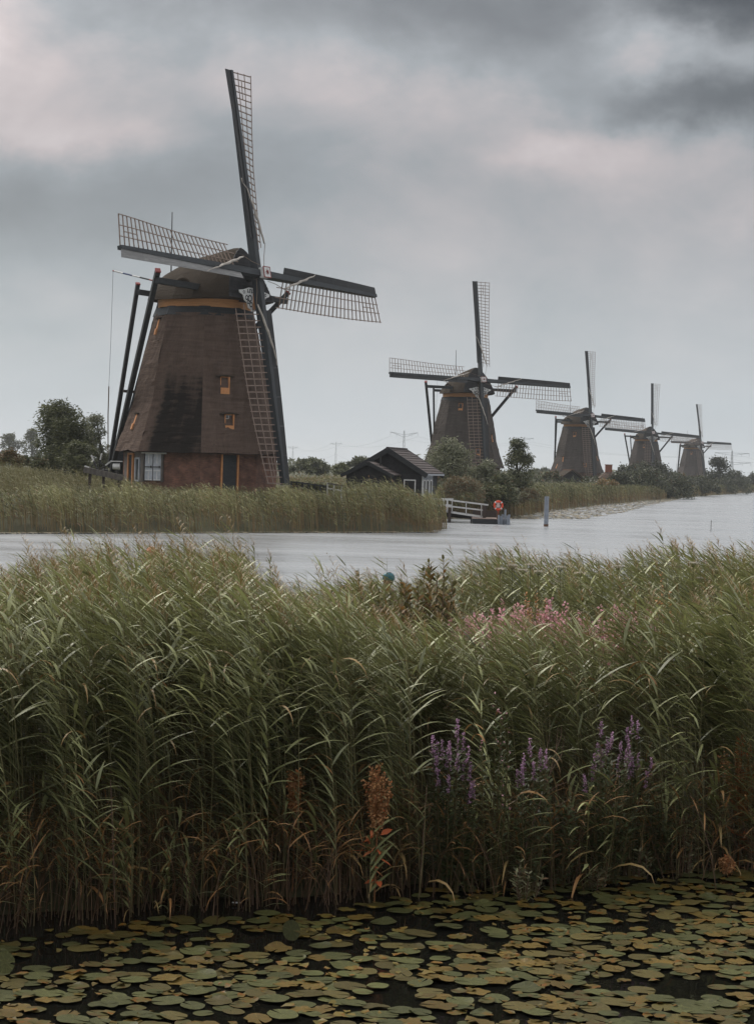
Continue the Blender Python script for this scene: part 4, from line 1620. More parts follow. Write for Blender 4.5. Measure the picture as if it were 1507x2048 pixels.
def build_jetty():
    D = 128.5
    root = empty("footbridge", at(890, 1040, D))
    root.location.z = 0
    tag(root, "white railed footbridge leading from the cabin onto the water", "footbridge")
    o = root.location.copy()

    def loc(px, py, d):
        return at(px, py, d) - o
    # level part
    for dd in (0.0, 1.3):
        a, b_ = loc(862, 998, D + dd), loc(906, 999, D + dd)
        b = MB()
        b.beam(a, b_, 0.07, 0.16)
        b.build("top_rail", M["white"], root)
        a, b_ = loc(862, 1010, D + dd), loc(903, 1012, D + dd)
        b = MB()
        b.beam(a, b_, 0.06, 0.20)
        b.build("mid_rail", M["white"], root)
        for px in (868, 886, 893.5):
            t, f = loc(px, 998, D + dd), loc(px, 1026, D + dd)
            b = MB()
            b.beam(f, (f.x, f.y, t.z - 0.05), 0.11, 0.11)
            b.build("rail_post", M["white"], root)
    for i in range(5):
        a, b_ = loc(862, 1023, D + 0.05 + i * 0.27), loc(897, 1024, D + 0.05 + i * 0.27)
        b = MB()
        b.beam(a, b_, 0.25, 0.08)
        b.build("plank", M["deck"], root)
    b = MB()
    b.beam(loc(862, 1021.5, D - 0.12), loc(897, 1022.5, D - 0.12), 0.05, 0.16)
    b.build("edge_board", M["white"], root)
    # sloping gangway
    for dd in (0.0, 1.1):
        b = MB()
        b.beam(loc(900, 1000.5, D + dd), loc(976, 1010, D + dd), 0.06, 0.11)
        b.build("top_rail", M["white"], root)
        b = MB()
        b.beam(loc(903, 1013, D + dd), loc(966, 1020.5, D + dd), 0.05, 0.10)
        b.build("mid_rail", M["white"], root)
        b = MB()
        b.beam(loc(894, 1023, D + dd), loc(968, 1034.5, D + dd), 0.06, 0.15)
        b.build("edge_board", M["white"], root)
        for px in (903.5, 931.5, 962):
            t, f = loc(px, 1000.5 + (px - 900) * 0.127, D + dd), loc(px, 1023 + (px - 894) * 0.155, D + dd)
            b = MB()
            b.beam(f, t, 0.06, 0.06)
            b.build("rail_post", M["white"], root)
    for i in range(16):
        t0, t1 = i / 16, (i + 0.92) / 16
        b = MB()
        b.beam(loc(lerp(894, 968, t0), lerp(1022.2, 1033.8, t0), D + 0.55), loc(lerp(894, 968, t1), lerp(1022.2, 1033.8, t1), D + 0.55), 0.95, 0.04)
        b.build("plank", M["deck"], root)
    for px, py in ((887.5, 1012), (898.5, 1019)):
        t = loc(px, py, D - 0.2)
        b = MB()
        b.beam((t.x, t.y, -1.2), (t.x, t.y, t.z), 0.22, 0.22)
        b.build("pile", M["brown_wood"], root)
    t = loc(968.5, 1011, D - 0.2)
    b = MB()
    b.beam((t.x, t.y, -1.2), (t.x, t.y, t.z), 0.24, 0.24)
    b.build("pile", M["brown_wood"], root)
    b = MB()
    b.beam(loc(864, 1027, D + 1), loc(944, 1034, D + 1), 0.3, 0.3)
    b.build("under_beam", M["brown_wood"], root)

    # floating landing stage
    D2 = 127.0
    po = on_level(980, 1048)
    pr = empty("landing_stage", (po.x, D2, 0))
    tag(pr, "dark floating landing stage at the foot of the white gangway", "landing stage")
    x0, x1 = at(944, 1045, D2).x - po.x, at(1016, 1045, D2).x - po.x
    b = MB()
    b.box(((x0 + x1) / 2, 1.5, 0.12), (x1 - x0, 3.0, 0.44))
    b.build("float", M["black_wood"], pr)
    for i in range(11):
        b = MB()
        b.box((lerp(x0, x1, (i + .5) / 11), 1.5, 0.375), ((x1 - x0) / 11 - 0.02, 3.06, 0.05))
        b.build("plank", M["deck"], pr)
    b = MB()
    b.box(((x0 + x1) / 2 - 0.2, 3.1, 0.66), ((x1 - x0) * 0.72, 0.1, 0.45))
    b.build("back_board", M["brown_wood"], pr)
    for px, top in ((997, 1030), (1001, 1032), (1004.5, 1029), (1010, 1019), (1014, 1031), (1017.5, 1029)):
        t = at(px, top, D2 - 0.25)
        b = MB()
        b.tube([(t.x - po.x, -0.3 + 0.1 * ((px * 7) % 3), -1.2), (t.x - po.x, -0.3 + 0.1 * ((px * 7) % 3), t.z)], 0.075, 8)
        b.build("fender_post", M["post_grey"], pr)

    # lifebuoy on its post
    c = at(996, 1011, D2)
    pb_ = empty("lifebuoy_stand", (c.x, D2 + 0.2, 0.4))
    tag(pb_, "wooden post with white bracket holding the lifebuoy on the landing stage", "post")
    b = MB()
    b.beam((0, 0.12, 0), (0, 0.12, c.z - 0.4), 0.16, 0.14)
    b.build("post", M["rust"], pb_)
    b = MB()
    b.box((0, 0.0, c.z - 0.4 + 0.02), (0.20, 0.06, 0.34))
    b.box((0, -0.001, c.z - 0.4 - 0.04), (0.36, 0.05, 0.05))
    b.build("bracket", M["white"], pb_)
    ring = empty("lifebuoy", (c.x, D2 + 0.02, c.z))
    tag(ring, "orange lifebuoy with white bands hanging on its post", "lifebuoy")
    Rb, rb_ = 0.285, 0.072

    def torus(a0, a1, rr, n=24):
        V_, F_ = [], []
        for i in range(n + 1):
            a = lerp(a0, a1, i / n)
            for k in range(10):
                t = 2 * math.pi * k / 10
                V_.append(((Rb + rr * math.cos(t)) * math.cos(a), rr * math.sin(t), (Rb + rr * math.cos(t)) * math.sin(a)))
        for i in range(n):
            for k in range(10):
                F_.append((i * 10 + k, i * 10 + (k + 1) % 10, (i + 1) * 10 + (k + 1) % 10, (i + 1) * 10 + k))
        b2 = MB()
        b2.add(V_, F_)
        return b2
    torus(0, 2 * math.pi, rb_).build("ring", M["buoy"], ring, smooth=True)
    for k in range(4):
        a = R(45 + 90 * k)
        torus(a - 0.13, a + 0.13, rb_ + 0.004, 4).build("white_band", M["white"], ring, smooth=True)
    b = MB()
    b.tube([(-0.06, -0.08, -0.2), (-0.1, -0.1, -0.36), (0.02, -0.1, -0.42), (0.0, -0.08, -0.55)], 0.015, 5)
    b.build("rope", M["buoy"], ring)

    # mooring pole in open water
    mp_ = on_level(1091, 1053)
    tp = at(1092.5, 993, mp_.y)
    r_ = empty("mooring_pole", (mp_.x, mp_.y, 0))
    tag(r_, "grey steel mooring pole standing alone in the canal", "pole")
    b = MB()
    b.tube([(0, 0, -1.4), (0, 0, tp.z)], 0.155, 14)
    b.build("shaft", M["post_grey"], r_)
    b = MB()
    b.tube([(0, 0, -0.02), (0, 0, 0.16)], 0.16, 14)
    b.build("rust_ring", M["rust"], r_)
    # thin pole far right, sticking out of the water
    p2 = on_level(1420, 1062)
    r2_ = empty("thin_stake", (p2.x, p2.y, 0))
    tag(r2_, "thin dark stake in the water at the far right", "stake")
    b = MB()
    b.tube([(0, 0, -0.5), (0.02, 0, 0.75)], 0.02, 6)
    b.build("stake_shaft", M["brown_wood"], r2_)


build_jetty()


def rail_fence(name, label, pts, posts, h, m, rails, w=0.09, cat="fence"):
    """pts: world points along the foot; a post at each, rails at the given heights"""
    o = Vector(pts[0])
    root = empty(name, o)
    tag(root, label, cat)
    for p in pts:
        q = Vector(p) - o
        b = MB()
        b.beam(q + Vector((0, 0, -0.3)), q + Vector((0, 0, h)), w, w)
        b.build("post", m, root)
    for a, c in zip(pts[:-1], pts[1:]):
        for z, rm in rails:
            b = MB()
            b.beam(Vector(a) - o + Vector((0, -w / 2 - 0.02, z)), Vector(c) - o + Vector((0, -w / 2 - 0.02, z)), 0.03, 0.10)
            b.build("rail", rm, root)


def foot(px, D, z=None):
    p = at(px, 960, D)
    g = float(ground_z(p.x, D)) if z is None else z
    return (p.x, D, g)


rail_fence("black_fence", "low black fence on the grass right of the largest windmill", [foot(px, 128) for px in (583, 593, 605, 617, 629, 641, 652)], 0, 1.12, M["black_wood"], [(1.05, M["black_wood"]), (0.6, M["black_wood"])], 0.13)
rail_fence("white_fence", "low fence with white posts in the grass left of the black cabin", [foot(px, 126) for px in (655, 668, 683.5, 699.5, 715.5, 732, 748)], 0, 1.4, M["white"], [(1.34, M["grey_wood"]), (1.0, M["white"])], 0.09)
# white trellis frame before the cabin
tp = at(819, 961, 126)
tf = empty("trellis", (tp.x, 126, 0))
tag(tf, "empty white rectangular frame standing in front of the black cabin wall", "trellis")
for nm, c, s_ in (("upright", (-0.38, 0, tp.z - 0.7), (0.07, 0.07, 1.4)), ("upright", (0.38, 0, tp.z - 0.7), (0.07, 0.07, 1.4)), ("crossbar", (0, 0, tp.z + 0.03), (0.83, 0.07, 0.07))):
    b = MB()
    b.box(c, s_)
    b.build(nm, M["white"], tf)
# heavy timber rail at the foot of the windmill's tail
a_, c_ = at(168, 939, 108), at(246, 956, 108)
tr = empty("timber_barrier", (a_.x, 108, 0))
tag(tr, "heavy grey timber barrier in the grass by the largest windmill's winch wheel", "barrier")
b = MB()
b.beam((0, 0, a_.z), (c_.x - a_.x, 0, c_.z), 0.25, 0.34)
b.build("beam", M["grey_wood"], tr)
for t in (0.15, 0.5, 0.9):
    b = MB()
    x = (c_.x - a_.x) * t
    b.beam((x, 0.15, 1.0), (x, 0.15, lerp(a_.z, c_.z, t) - 0.05), 0.16, 0.16)
    b.build("post", M["brown_wood"], tr)
# white drum lamp standing by the tail
wl = at(233, 933, 114)
ld = empty("white_drum", (wl.x, 114, 0))
tag(ld, "small white drum on a bracket between tail pole and brick wall", "drum")
b = MB()
b.tube([(-0.22, 0, wl.z), (0.22, 0, wl.z)], 0.2, 12)
b.build("drum", M["white"], ld)
b = MB()
b.beam((0, 0, 1.3), (0, 0, wl.z - 0.19), 0.08, 0.08)
b.build("stand", M["iron"], ld)
b = MB()
b.box((0, 0, wl.z + 0.33), (0.75, 0.4, 0.06))
b.build("cover", M["white"], ld)
b = MB()
b.beam((0.0, 0.12, wl.z), (0.0, 0.12, wl.z + 0.32), 0.06, 0.06)
b.build("bracket", M["iron"], ld)


# ---- pylons and their lines


def pylon(px, py_top, D, arms, label, sc=1.0):
    p = at(px, py_top, D)
    root = empty("electricity_pylon", (p.x, D, MILL_GROUND))
    tag(root, label, "pylon", "pylons on the horizon")
    H = p.z - MILL_GROUND
    w0, w1 = 4.6 * sc, 0.8 * sc
    b = MB()
    zs = [0, .2, .38, .54, .68, .8, .9, 1.0]
    th = 0.34 * sc

    def corner(t, k):
        w = lerp(w0, w1, t ** 0.8) / 2 * 2
        return Vector(((w if k in (0, 3) else -w) / 2, (w if k < 2 else -w) / 2, H * t))
    for k in range(4):
        for t0, t1 in zip(zs[:-1], zs[1:]):
            b.beam(corner(t0, k), corner(t1, k), th)
            b.beam(corner(t0, k), corner(t1, (k + 1) % 4), th * 0.6)
            b.beam(corner(t0, (k + 1) % 4), corner(t1, k), th * 0.6)
    tag(b.build("lattice_tower", M["steel"], root), kind="stuff")
    for t, half, up in arms:
        b = MB()
        z = H * t
        for s in (-1, 1):
            b.beam((0, 0, z), (s * half, 0, z + up), th)
            b.beam((0, 0, z - 2.6 * sc), (s * half, 0, z + up - 0.1), th)
            for f in (0.33, 0.66):
                b.beam((s * half * f, 0, z + up * f), (s * half * (f + 0.16), 0, lerp(z - 2.6 * sc, z + up, f + 0.16)), th * 0.6)
        tag(b.build("cross_arm", M["steel"], root), kind="stuff")
        for s in (-1, -0.55, 0.55, 1):
            b = MB()
            b.beam((s * half, 0, z + up * abs(s)), (s * half, 0, z + up * abs(s) - 3.5 * sc), 0.25 * sc)
            b.build("insulator", M["steel"], root)
    return p, H, root


P1 = pylon(808, 861, 1850, [(0.90, 14, 2.5), (0.42, 16.5, 0.8)], "nearest electricity pylon, rising behind the black cabin roof")
P2 = pylon(1048, 874, 2150, [(0.97, 11, 0.3), (0.6, 9, 0.3)], "faint electricity pylon right of the second windmill", 0.95)
P3 = pylon(1463, 901, 1900, [(0.92, 18, 0.0), (0.62, 20, 0.0)], "electricity pylon at the far right beyond the smallest windmill")
P4 = pylon(672, 884, 2500, [(0.95, 8, 0.3)], "palest electricity pylon left of the black cabin", 0.75)
P5 = pylon(586, 892, 2700, [(0.95, 8, 0.3)], "palest electricity pylon beside the largest windmill", 0.75)


def power_line(pts, name_label, sag):
    b = MB()
    for a, c in zip(pts[:-1], pts[1:]):
        q = []
        for i in range(13):
            t = i / 12
            p = Vector(a).lerp(Vector(c), t)
            p.z -= sag * 4 * t * (1 - t)
            q.append(p)
        b.tube(q, 0.09, 4, caps=False)
    o = b.build("power_line", M["steel"])
    tag(o, name_label, "cable", "power lines between the pylons")


for (dx, dz, nm) in ((-14, -6, "power line on the left arm of the pylons on the horizon"), (14, -6, "power line on the right arm of the pylons on the horizon"), (0, -34, "lowest power line hung between the pylons on the horizon")):
    chain = [at(120, 905, 3100), P5[0] + Vector((dx * .5, 0, dz * 0.5)), P4[0] + Vector((dx * .5, 0, dz * .5)), P1[0] + Vector((dx, 0, dz)), P2[0] + Vector((dx * .7, 0, dz)), P3[0] + Vector((dx, 0, dz)), at(1650, 905, 1800) + Vector((0, 0, dz))]
    power_line([tuple(v) for v in chain], nm, 7)
# ------------------------------------------------------------------ trees, bushes, far-bank reeds


def leaf_cards(P_, L_, W_, rng, wind=0.0, droop=0.0, vertical=0.0):
    """diamond leaves (two triangles as one bent quad) at points P_; returns verts, quads"""
    n = len(P_)
    d = rng.normal(size=(n, 3))
    d[:, 0] -= wind
    d[:, 2] = d[:, 2] * 0.7 - droop + vertical
    d /= np.linalg.norm(d, axis=1, keepdims=True)
    u = rng.normal(size=(n, 3))
    u -= (u * d).sum(1, keepdims=True) * d
    u /= np.linalg.norm(u, axis=1, keepdims=True)
    L_ = np.broadcast_to(L_, (n,))[:, None]
    W_ = np.broadcast_to(W_, (n,))[:, None]
    v = np.stack([P_, P_ + d * L_ * 0.45 + u * W_ * 0.5, P_ + d * L_, P_ + d * L_ * 0.45 - u * W_ * 0.5], 1).reshape(-1, 3)
    q = np.arange(n * 4).reshape(-1, 4)
    return v, q


def lobes(rng, w, h, n, sx=1.0):
    """the lumps of a crown: centres and radii inside a w x h envelope standing on z = 0"""
    C_, R_ = [], []
    for i in range(n):
        t = rng.uniform(0.12, 0.95)
        env = math.sin(math.pi * min(1, t * 0.92 + 0.1)) ** 0.6
        a = rng.uniform(0, 2 * math.pi)
        r = math.sqrt(rng.uniform(0, 1)) * w / 2 * env * 0.8
        C_.append((r * math.cos(a), r * math.sin(a) * sx, h * t))
        R_.append(rng.uniform(0.17, 0.31) * min(w, h) * (1.15 - 0.45 * t) * (24 / max(n, 24)) ** 0.33)
    return np.array(C_), np.array(R_)


def make_tree(name, label, cat, px, D, py_top, py_base, wpx, m, n_leaf, seed, leaf_l, leaf_w, group=None, n_lobe=22, wind=0.5, trunk=True, shape=None, dry=0.0, tone=(0.1, 0.9), gap=0.0, vertical=0.0):
    rng = np.random.default_rng(seed)
    b = at(px, py_base, D)
    t = at(px, py_top, D)
    h = t.z - b.z
    w = wpx * D / F
    g = float(ground_z(b.x, D))
    z0 = b.z if b.z > g else g
    h = t.z - z0
    root = empty(name, (b.x, D, z0 - 0.05))
    tag(root, label, cat, group)
    if shape == 'dome':
        C_, R_ = [], []
        for i in range(n_lobe):
            a, r = rng.uniform(0, 2 * math.pi), math.sqrt(rng.uniform()) * 0.5
            hz_ = h * (0.15 + 0.62 * math.sqrt(max(0, 1 - (r / 0.5) ** 2))) * rng.uniform(0.7, 1.0)
            C_.append((r * w * 0.85 * math.cos(a), r * w * 0.85 * math.sin(a), hz_))
            R_.append(rng.uniform(0.14, 0.24) * min(w, h * 1.2))
        C_, R_ = np.array(C_), np.array(R_)
    else:
        C_, R_ = lobes(rng, w, h, n_lobe)
    C_[:, 2] = np.minimum(C_[:, 2], h - R_ * 0.9)
    # lean with the wind
    C_[:, 0] -= 0.06 * wind * C_[:, 2] ** 1.2
    k = rng.choice(len(C_), n_leaf, p=R_ ** 2 / (R_ ** 2).sum())
    d = rng.normal(size=(n_leaf, 3))
    d /= np.linalg.norm(d, axis=1, keepdims=True)
    rr = rng.uniform(0.25, 1.0, n_leaf) ** 0.5 * rng.uniform(0.85, 1.12, n_leaf)
    P_ = C_[k] + d * (R_[k] * rr)[:, None] * np.array([1, 1, 0.85])
    # loose twigs outside the lumps
    tw = rng.random(n_leaf) < 0.10
    P_[tw] += d[tw] * (R_[k][tw] * rng.uniform(0.1, 0.45, tw.sum()))[:, None] + np.array([-0.15 * wind, 0, 0.1])
    P_[:, 2] = np.maximum(P_[:, 2], 0.0)
    lobe_tone = rng.uniform(-0.25, 0.25, len(C_))
    ton = np.clip(rng.uniform(tone[0], tone[1], n_leaf) + lobe_tone[k], 0, 1)
    V_, Q_ = leaf_cards(P_, leaf_l * rng.uniform(0.6, 1.3, n_leaf), leaf_w * rng.uniform(0.7, 1.2, n_leaf), rng, wind, 0.15, vertical)
    dr = (rng.random(n_leaf) < dry) * rng.uniform(0.5, 1, n_leaf)
    me = np_mesh("crown", V_, Q_, M[m], {"tone": np.repeat(ton, 4), "dry": np.repeat(dr, 4)})
    link_mesh("crown", me, root)
    if trunk:
        mb = MB()
        tr_ = 0.035 * h + 0.03
        mb.tube([(0, 0, -0.3), (0.03 * h, 0, h * 0.25), (-0.02 * h, 0.02 * h, h * 0.5), (-0.05 * h, 0, h * 0.78)], [tr_, tr_ * 0.8, tr_ * 0.5, tr_ * 0.15], 7)
        mb.build("trunk", M["bark"], root, smooth=True)
        for i in range(min(7, len(C_))):
            s = Vector((0.01 * h, 0.01 * h, h * rng.uniform(0.12, 0.45)))
            e = Vector(C_[i])
            mid = s.lerp(e, 0.5) + Vector((0, 0, 0.04 * h))
            lb = MB()
            lb.tube([s, mid, e], [tr_ * 0.45, tr_ * 0.3, tr_ * 0.1], 5)
            lb.build("limb", M["bark"], root)
    return root


T = make_tree
TG, BG = "trees along the canal", "bushes along the canal"
T("willow_tree", "tall dark wind-blown willow left of the largest windmill", "tree", 132, 128, 797, 945, 128, "tree_leaf", 16000, 1, 0.28, 0.075, TG, 52, 1.2, tone=(0.1, 0.95))
T("willow_tree", "thin grey-green willow between the dark willow and the largest windmill's tail", "tree", 200, 138, 826, 945, 66, "willow_leaf", 4200, 2, 0.30, 0.07, TG, 20, 1.0)
T("willow_tree", "low willow bush at the foot of the tall dark willow", "tree", 168, 124, 880, 950, 90, "tree_leaf", 4000, 3, 0.28, 0.08, TG, 18, 1.0, tone=(0.15, 1))
T("far_tree", "hazy blue-green far tree at the left edge", "tree", 18, 720, 862, 915, 42, "tree_leaf", 1500, 5, 1.0, 0.5, "hazy trees on the horizon", 18, 0.2)
T("far_tree", "taller hazy far tree right of the one at the left edge", "tree", 63, 720, 855, 915, 40, "tree_leaf", 1600, 6, 1.0, 0.5, "hazy trees on the horizon", 18, 0.2)
T("far_tree", "small hazy far tree between mills two and three", "tree", 1090, 800, 934, 950, 34, "tree_leaf", 900, 7, 0.9, 0.5, "hazy trees on the horizon", 12, 0.2)
T("far_tree", "low hazy far tree behind the slender tree by the second windmill", "tree", 1072, 640, 938, 952, 40, "tree_leaf", 900, 8, 0.8, 0.4, "hazy trees on the horizon", 12, 0.2)
T("rust_bush", "rust-brown bush at the left edge above the reeds", "bush", 14, 118, 888, 935, 66, "tree_leaf", 3200, 9, 0.2, 0.07, BG, 16, 0.6, False, 'dome', 0.65)
T("green_bush", "dark bush below the hazy trees at left", "bush", 62, 122, 905, 938, 70, "tree_leaf", 2600, 10, 0.22, 0.08, BG, 14, 0.6, False, 'dome', 0.1)
T("round_bush", "big dome-shaped bush on the meadow right of the largest windmill", "bush", 618, 330, 912, 948, 88, "tree_leaf", 5500, 11, 0.55, 0.30, BG, 34, 0.3, False, 'dome', 0.0, (0.2, 0.9))
T("meadow_tree", "broad tree on the horizon left of the cabin roof", "tree", 722, 330, 913, 948, 66, "tree_leaf", 2600, 12, 0.6, 0.3, TG, 18, 0.3)
T("meadow_tree", "small olive bush tree on the meadow behind the white fence", "tree", 682, 280, 925, 950, 36, "tree_leaf", 1500, 13, 0.4, 0.2, TG, 12, 0.3, tone=(0.3, 1))
T("willow_tree", "pale grey-green willow in front of the second windmill", "tree", 905, 152, 871, 985, 100, "willow_leaf", 7500, 14, 0.34, 0.085, TG, 30, 0.7, tone=(0.1, 1))
T("willow_tree", "lower grey willow under the second windmill's sail", "tree", 968, 153, 915, 990, 84, "willow_leaf", 4600, 15, 0.32, 0.08, TG, 22, 0.7)
T("slender_tree", "slender dark tree right of the second windmill", "tree", 1034, 160, 875, 990, 66, "tree_leaf", 5200, 16, 0.28, 0.10, TG, 40, 0.3, tone=(0.1, 0.8))
T("brown_shrub", "brownish dry shrub beside the black cabin", "bush", 926, 139.5, 940, 1006, 96, "willow_leaf", 6500, 17, 0.26, 0.05, BG, 22, 0.5, False, 'dome', 0.6, vertical=0.6)
T("green_shrub", "full green bush on the shore between the grey willow and the slender tree", "bush", 992, 147, 934, 1008, 74, "tree_leaf", 5200, 61, 0.24, 0.09, BG, 22, 0.4, False, 'dome', 0.05, (0.15, 1))
T("green_shrub", "low green bush behind the lifebuoy", "bush", 1015, 149, 962, 1016, 56, "willow_leaf", 3600, 62, 0.24, 0.07, BG, 16, 0.4, False, 'dome', 0.08, (0.1, 0.9))
T("brown_shrub", "withered pinkish shrub in the shore reeds below the slender tree", "bush", 1058, 152, 960, 1018, 44, "willow_leaf", 2200, 18, 0.24, 0.05, BG, 12, 0.5, False, 'dome', 0.5, vertical=0.6)
T("orange_bush", "dark bush with orange leaves left of the black thatched shed", "bush", 1106, 312, 938, 962, 44, "tree_leaf", 1800, 19, 0.4, 0.2, BG, 12, 0.2, False, 'dome', 0.25)
T("orange_bush", "orange-yellow bush on the shore below the red brick chimney", "bush", 1216, 262, 951, 990, 62, "shrub_leaf", 2800, 20, 0.3, 0.14, BG, 16, 0.2, False, 'dome', 0.55)
for i, (px, D, pt, pb_, w, lab) in enumerate([
        (1252, 420, 925, 975, 46, "small round bush at the left end of the dark bushes"),
        (1276, 400, 917, 978, 74, "large round dark bush left of the fourth windmill's foot"),
        (1312, 385, 912, 990, 70, "tall rounded bush under the fourth windmill"),
        (1352, 410, 938, 990, 66, "broad bush right of the fourth windmill"),
        (1330, 330, 955, 1000, 62, "shore bush below the fourth windmill"),
        (1392, 440, 948, 990, 70, "low bush in front of the farthest windmill's shed")]):
    T("dark_bush", lab, "bush", px, D, pt, pb_, w, "dark_leaf", 3000, 30 + i, 0.55, 0.28, BG, 22, 0.3, True, 'dome', 0.03, (0.1, 0.8))
for i, (px, D, pt, pb_, w, lab) in enumerate([
        (1292, 300, 928, 1002, 104, "broad dark shore bush directly below the fourth windmill"),
        (1350, 315, 944, 1002, 92, "shore bush right of the broad one below the fourth windmill"),
        (1405, 380, 950, 996, 86, "shore bush below the farthest windmill"),
        (1238, 290, 940, 985, 50, "small shore bush right of the orange-yellow one"),
        (1462, 450, 948, 990, 80, "wide bush under the tall dark tree near the right edge")]):
    T("shore_bush", lab, "bush", px, D, pt, pb_, w, "dark_leaf", 4200, 130 + i, 0.42, 0.2, BG, 30, 0.3, False, 'dome', 0.03, (0.0, 0.85))
T("dark_tree", "tall dark tree right of the farthest windmill", "tree", 1437, 470, 912, 985, 60, "dark_leaf", 3200, 41, 0.6, 0.3, TG, 24, 0.3, tone=(0, 0.7))
T("dark_tree", "lower dark tree beside the tall one near the right edge", "tree", 1473, 520, 938, 985, 44, "dark_leaf", 1800, 42, 0.6, 0.3, TG, 16, 0.3, tone=(0, 0.7))
T("dark_tree", "dark tree cut by the right edge of the view", "tree", 1505, 560, 942, 985, 46, "dark_leaf", 1800, 43, 0.6, 0.3, TG, 16, 0.3, tone=(0, 0.7))
# hedges and thickets of the far meadow, one mass each
rng = np.random.default_rng(50)


def thicket(name, x0, x1, y0, y1, n, hmin, hmax, m, L_, W_, seed, dry=0.1):
    r_ = np.random.default_rng(seed)
    x, y = r_.uniform(x0, x1, n), r_.uniform(y0, y1, n)
    keep = shore_d(x, y) > 4
    x, y = x[keep], y[keep]
    n = len(x)
    hh = lerp(hmin, hmax, 0.5 + 0.5 * np.sin(x * 0.11 + seed) * np.sin(x * 0.037 + 2 * seed)) * r_.uniform(0.2, 1.0, n)
    P_ = np.stack([x, y, ground_z(x, y) + hh], 1)
    V_, Q_ = leaf_cards(P_, L_ * r_.uniform(.6, 1.3, n), W_ * r_.uniform(.6, 1.3, n), r_, 0.3, 0.1, 0.2)
    me = np_mesh(name, V_, Q_, M[m], {"tone": np.repeat(r_.uniform(0.1, 0.95, n), 4), "dry": np.repeat((r_.random(n) < dry) * 0.8, 4)})
    tag(link_mesh(name, me), kind="stuff")


thicket("far_woods", -560, 420, 900, 960, 12000, 1.5, 6.0, "tree_leaf", 2.6, 1.3, 3)
thicket("far_woods", -330, 90, 470, 520, 9000, 0.8, 3.2, "tree_leaf", 1.4, 0.7, 5)
thicket("meadow_hedge", -40, 6, 200, 215, 7000, 0.4, 1.5, "grass", 0.6, 0.1, 7, 0.25)
thicket("shore_thicket", 20, 75, 300, 360, 5000, 0.5, 2.2, "dark_leaf", 0.7, 0.35, 9, 0.08)
thicket("shore_thicket", 60, 125, 430, 600, 7000, 0.8, 3.5, "dark_leaf", 0.9, 0.5, 11, 0.04)


# ---- blades joined into one mass
def blade_mass(name, X, Y, Z, H, m, rng, n_leaf=6, leaf_len=0.5, leaf_w=0.03, stem_w=0.014, lean=0.18, top_only=0.25, dry_low=0.5, plume=0.0, tone_=(0.1, 1.0), extra_tone=None):
    """reeds or tall grass: a stem ribbon and leaf ribbons per plant, blown to the left"""
    n = len(X)
    bend = lean * H * rng.uniform(0.5, 1.4, n)
    base = np.stack([X, Y, Z], 1)

    def stem_at(t):
        return base + np.stack([-bend * t ** 2.2, 0.12 * bend * t ** 2 * np.sin(X * 9), H * t * (1 - 0.06 * t)], 1)
    V_, Q_, T_, D_ = [], [], [], []
    off = 0
    a = rng.uniform(0, math.pi, n)
    wv = np.stack([np.cos(a), np.sin(a) * 0.5, np.zeros(n)], 1) * stem_w
    tone0 = rng.uniform(*tone_, n) * 0.6 + (0 if extra_tone is None else extra_tone)
    rows = [stem_at(t) for t in (0.0, 0.5, 0.85, 1.0)]
    wsc = (1.0, 0.9, 0.7, 0.25)
    sv = np.stack([np.stack([r - wv * s, r + wv * s], 1) for r, s in zip(rows, wsc)], 1).reshape(n, 8, 3)
    V_.append(sv.reshape(-1, 3))
    sq = np.array([[0, 1, 3, 2], [2, 3, 5, 4], [4, 5, 7, 6]])
    Q_.append((np.arange(n)[:, None, None] * 8 + sq).reshape(-1, 4))
    T_.append(np.repeat(tone0, 8))
    D_.append(np.tile(np.array([1, 1, .75, .75, .3, .3, .2, .2]) * dry_low, n) * np.repeat(rng.uniform(0.5, 1.3, n), 8))
    off += n * 8
    for k in range(n_leaf):
        t = top_only + (0.97 - top_only) * (k + rng.uniform(0, 1, n)) / n_leaf
        p0 = base + np.stack([-bend * t ** 2.2, 0.12 * bend * t ** 2 * np.sin(X * 9), H * t * (1 - 0.06 * t)], 1)
        az = math.pi + rng.normal(0, 0.75, n)
        e0, e1 = rng.uniform(0.5, 1.25, n), rng.uniform(-0.7, 0.25, n)
        ln = leaf_len * rng.uniform(0.6, 1.25, n) * (1 - 0.35 * t)
        wl = leaf_w * rng.uniform(0.7, 1.2, n)
        side = np.stack([-np.sin(az), np.cos(az), rng.uniform(-.4, .4, n)], 1)
        pts = [p0]
        for s in range(3):
            e = e0 + (e1 - e0) * (s + 0.5) / 3
            pts.append(pts[-1] + np.stack([np.cos(az) * np.cos(e), np.sin(az) * np.cos(e), np.sin(e)], 1) * (ln / 3)[:, None])
        ws = (0.5, 1.0, 0.7, 0.05)
        lv = np.stack([np.stack([p - side * (wl * s)[:, None] * 0.5, p + side * (wl * s)[:, None] * 0.5], 1) for p, s in zip(pts, ws)], 1)
        V_.append(lv.reshape(-1, 3))
        Q_.append(off + (np.arange(n)[:, None, None] * 8 + sq).reshape(-1, 4))
        T_.append(np.repeat(np.clip(tone0 + rng.uniform(-.2, .4, n), 0, 1), 8))
        D_.append(np.repeat((rng.random(n) < 0.08 + dry_low * 0.6 * (t < 0.35)) * rng.uniform(.4, 1, n), 8))
        off += n * 8
    me = np_mesh(name, np.concatenate(V_), np.concatenate(Q_), M[m], {"tone": np.concatenate(T_), "dry": np.concatenate(D_)})
    return tag(link_mesh(name, me), kind="stuff")


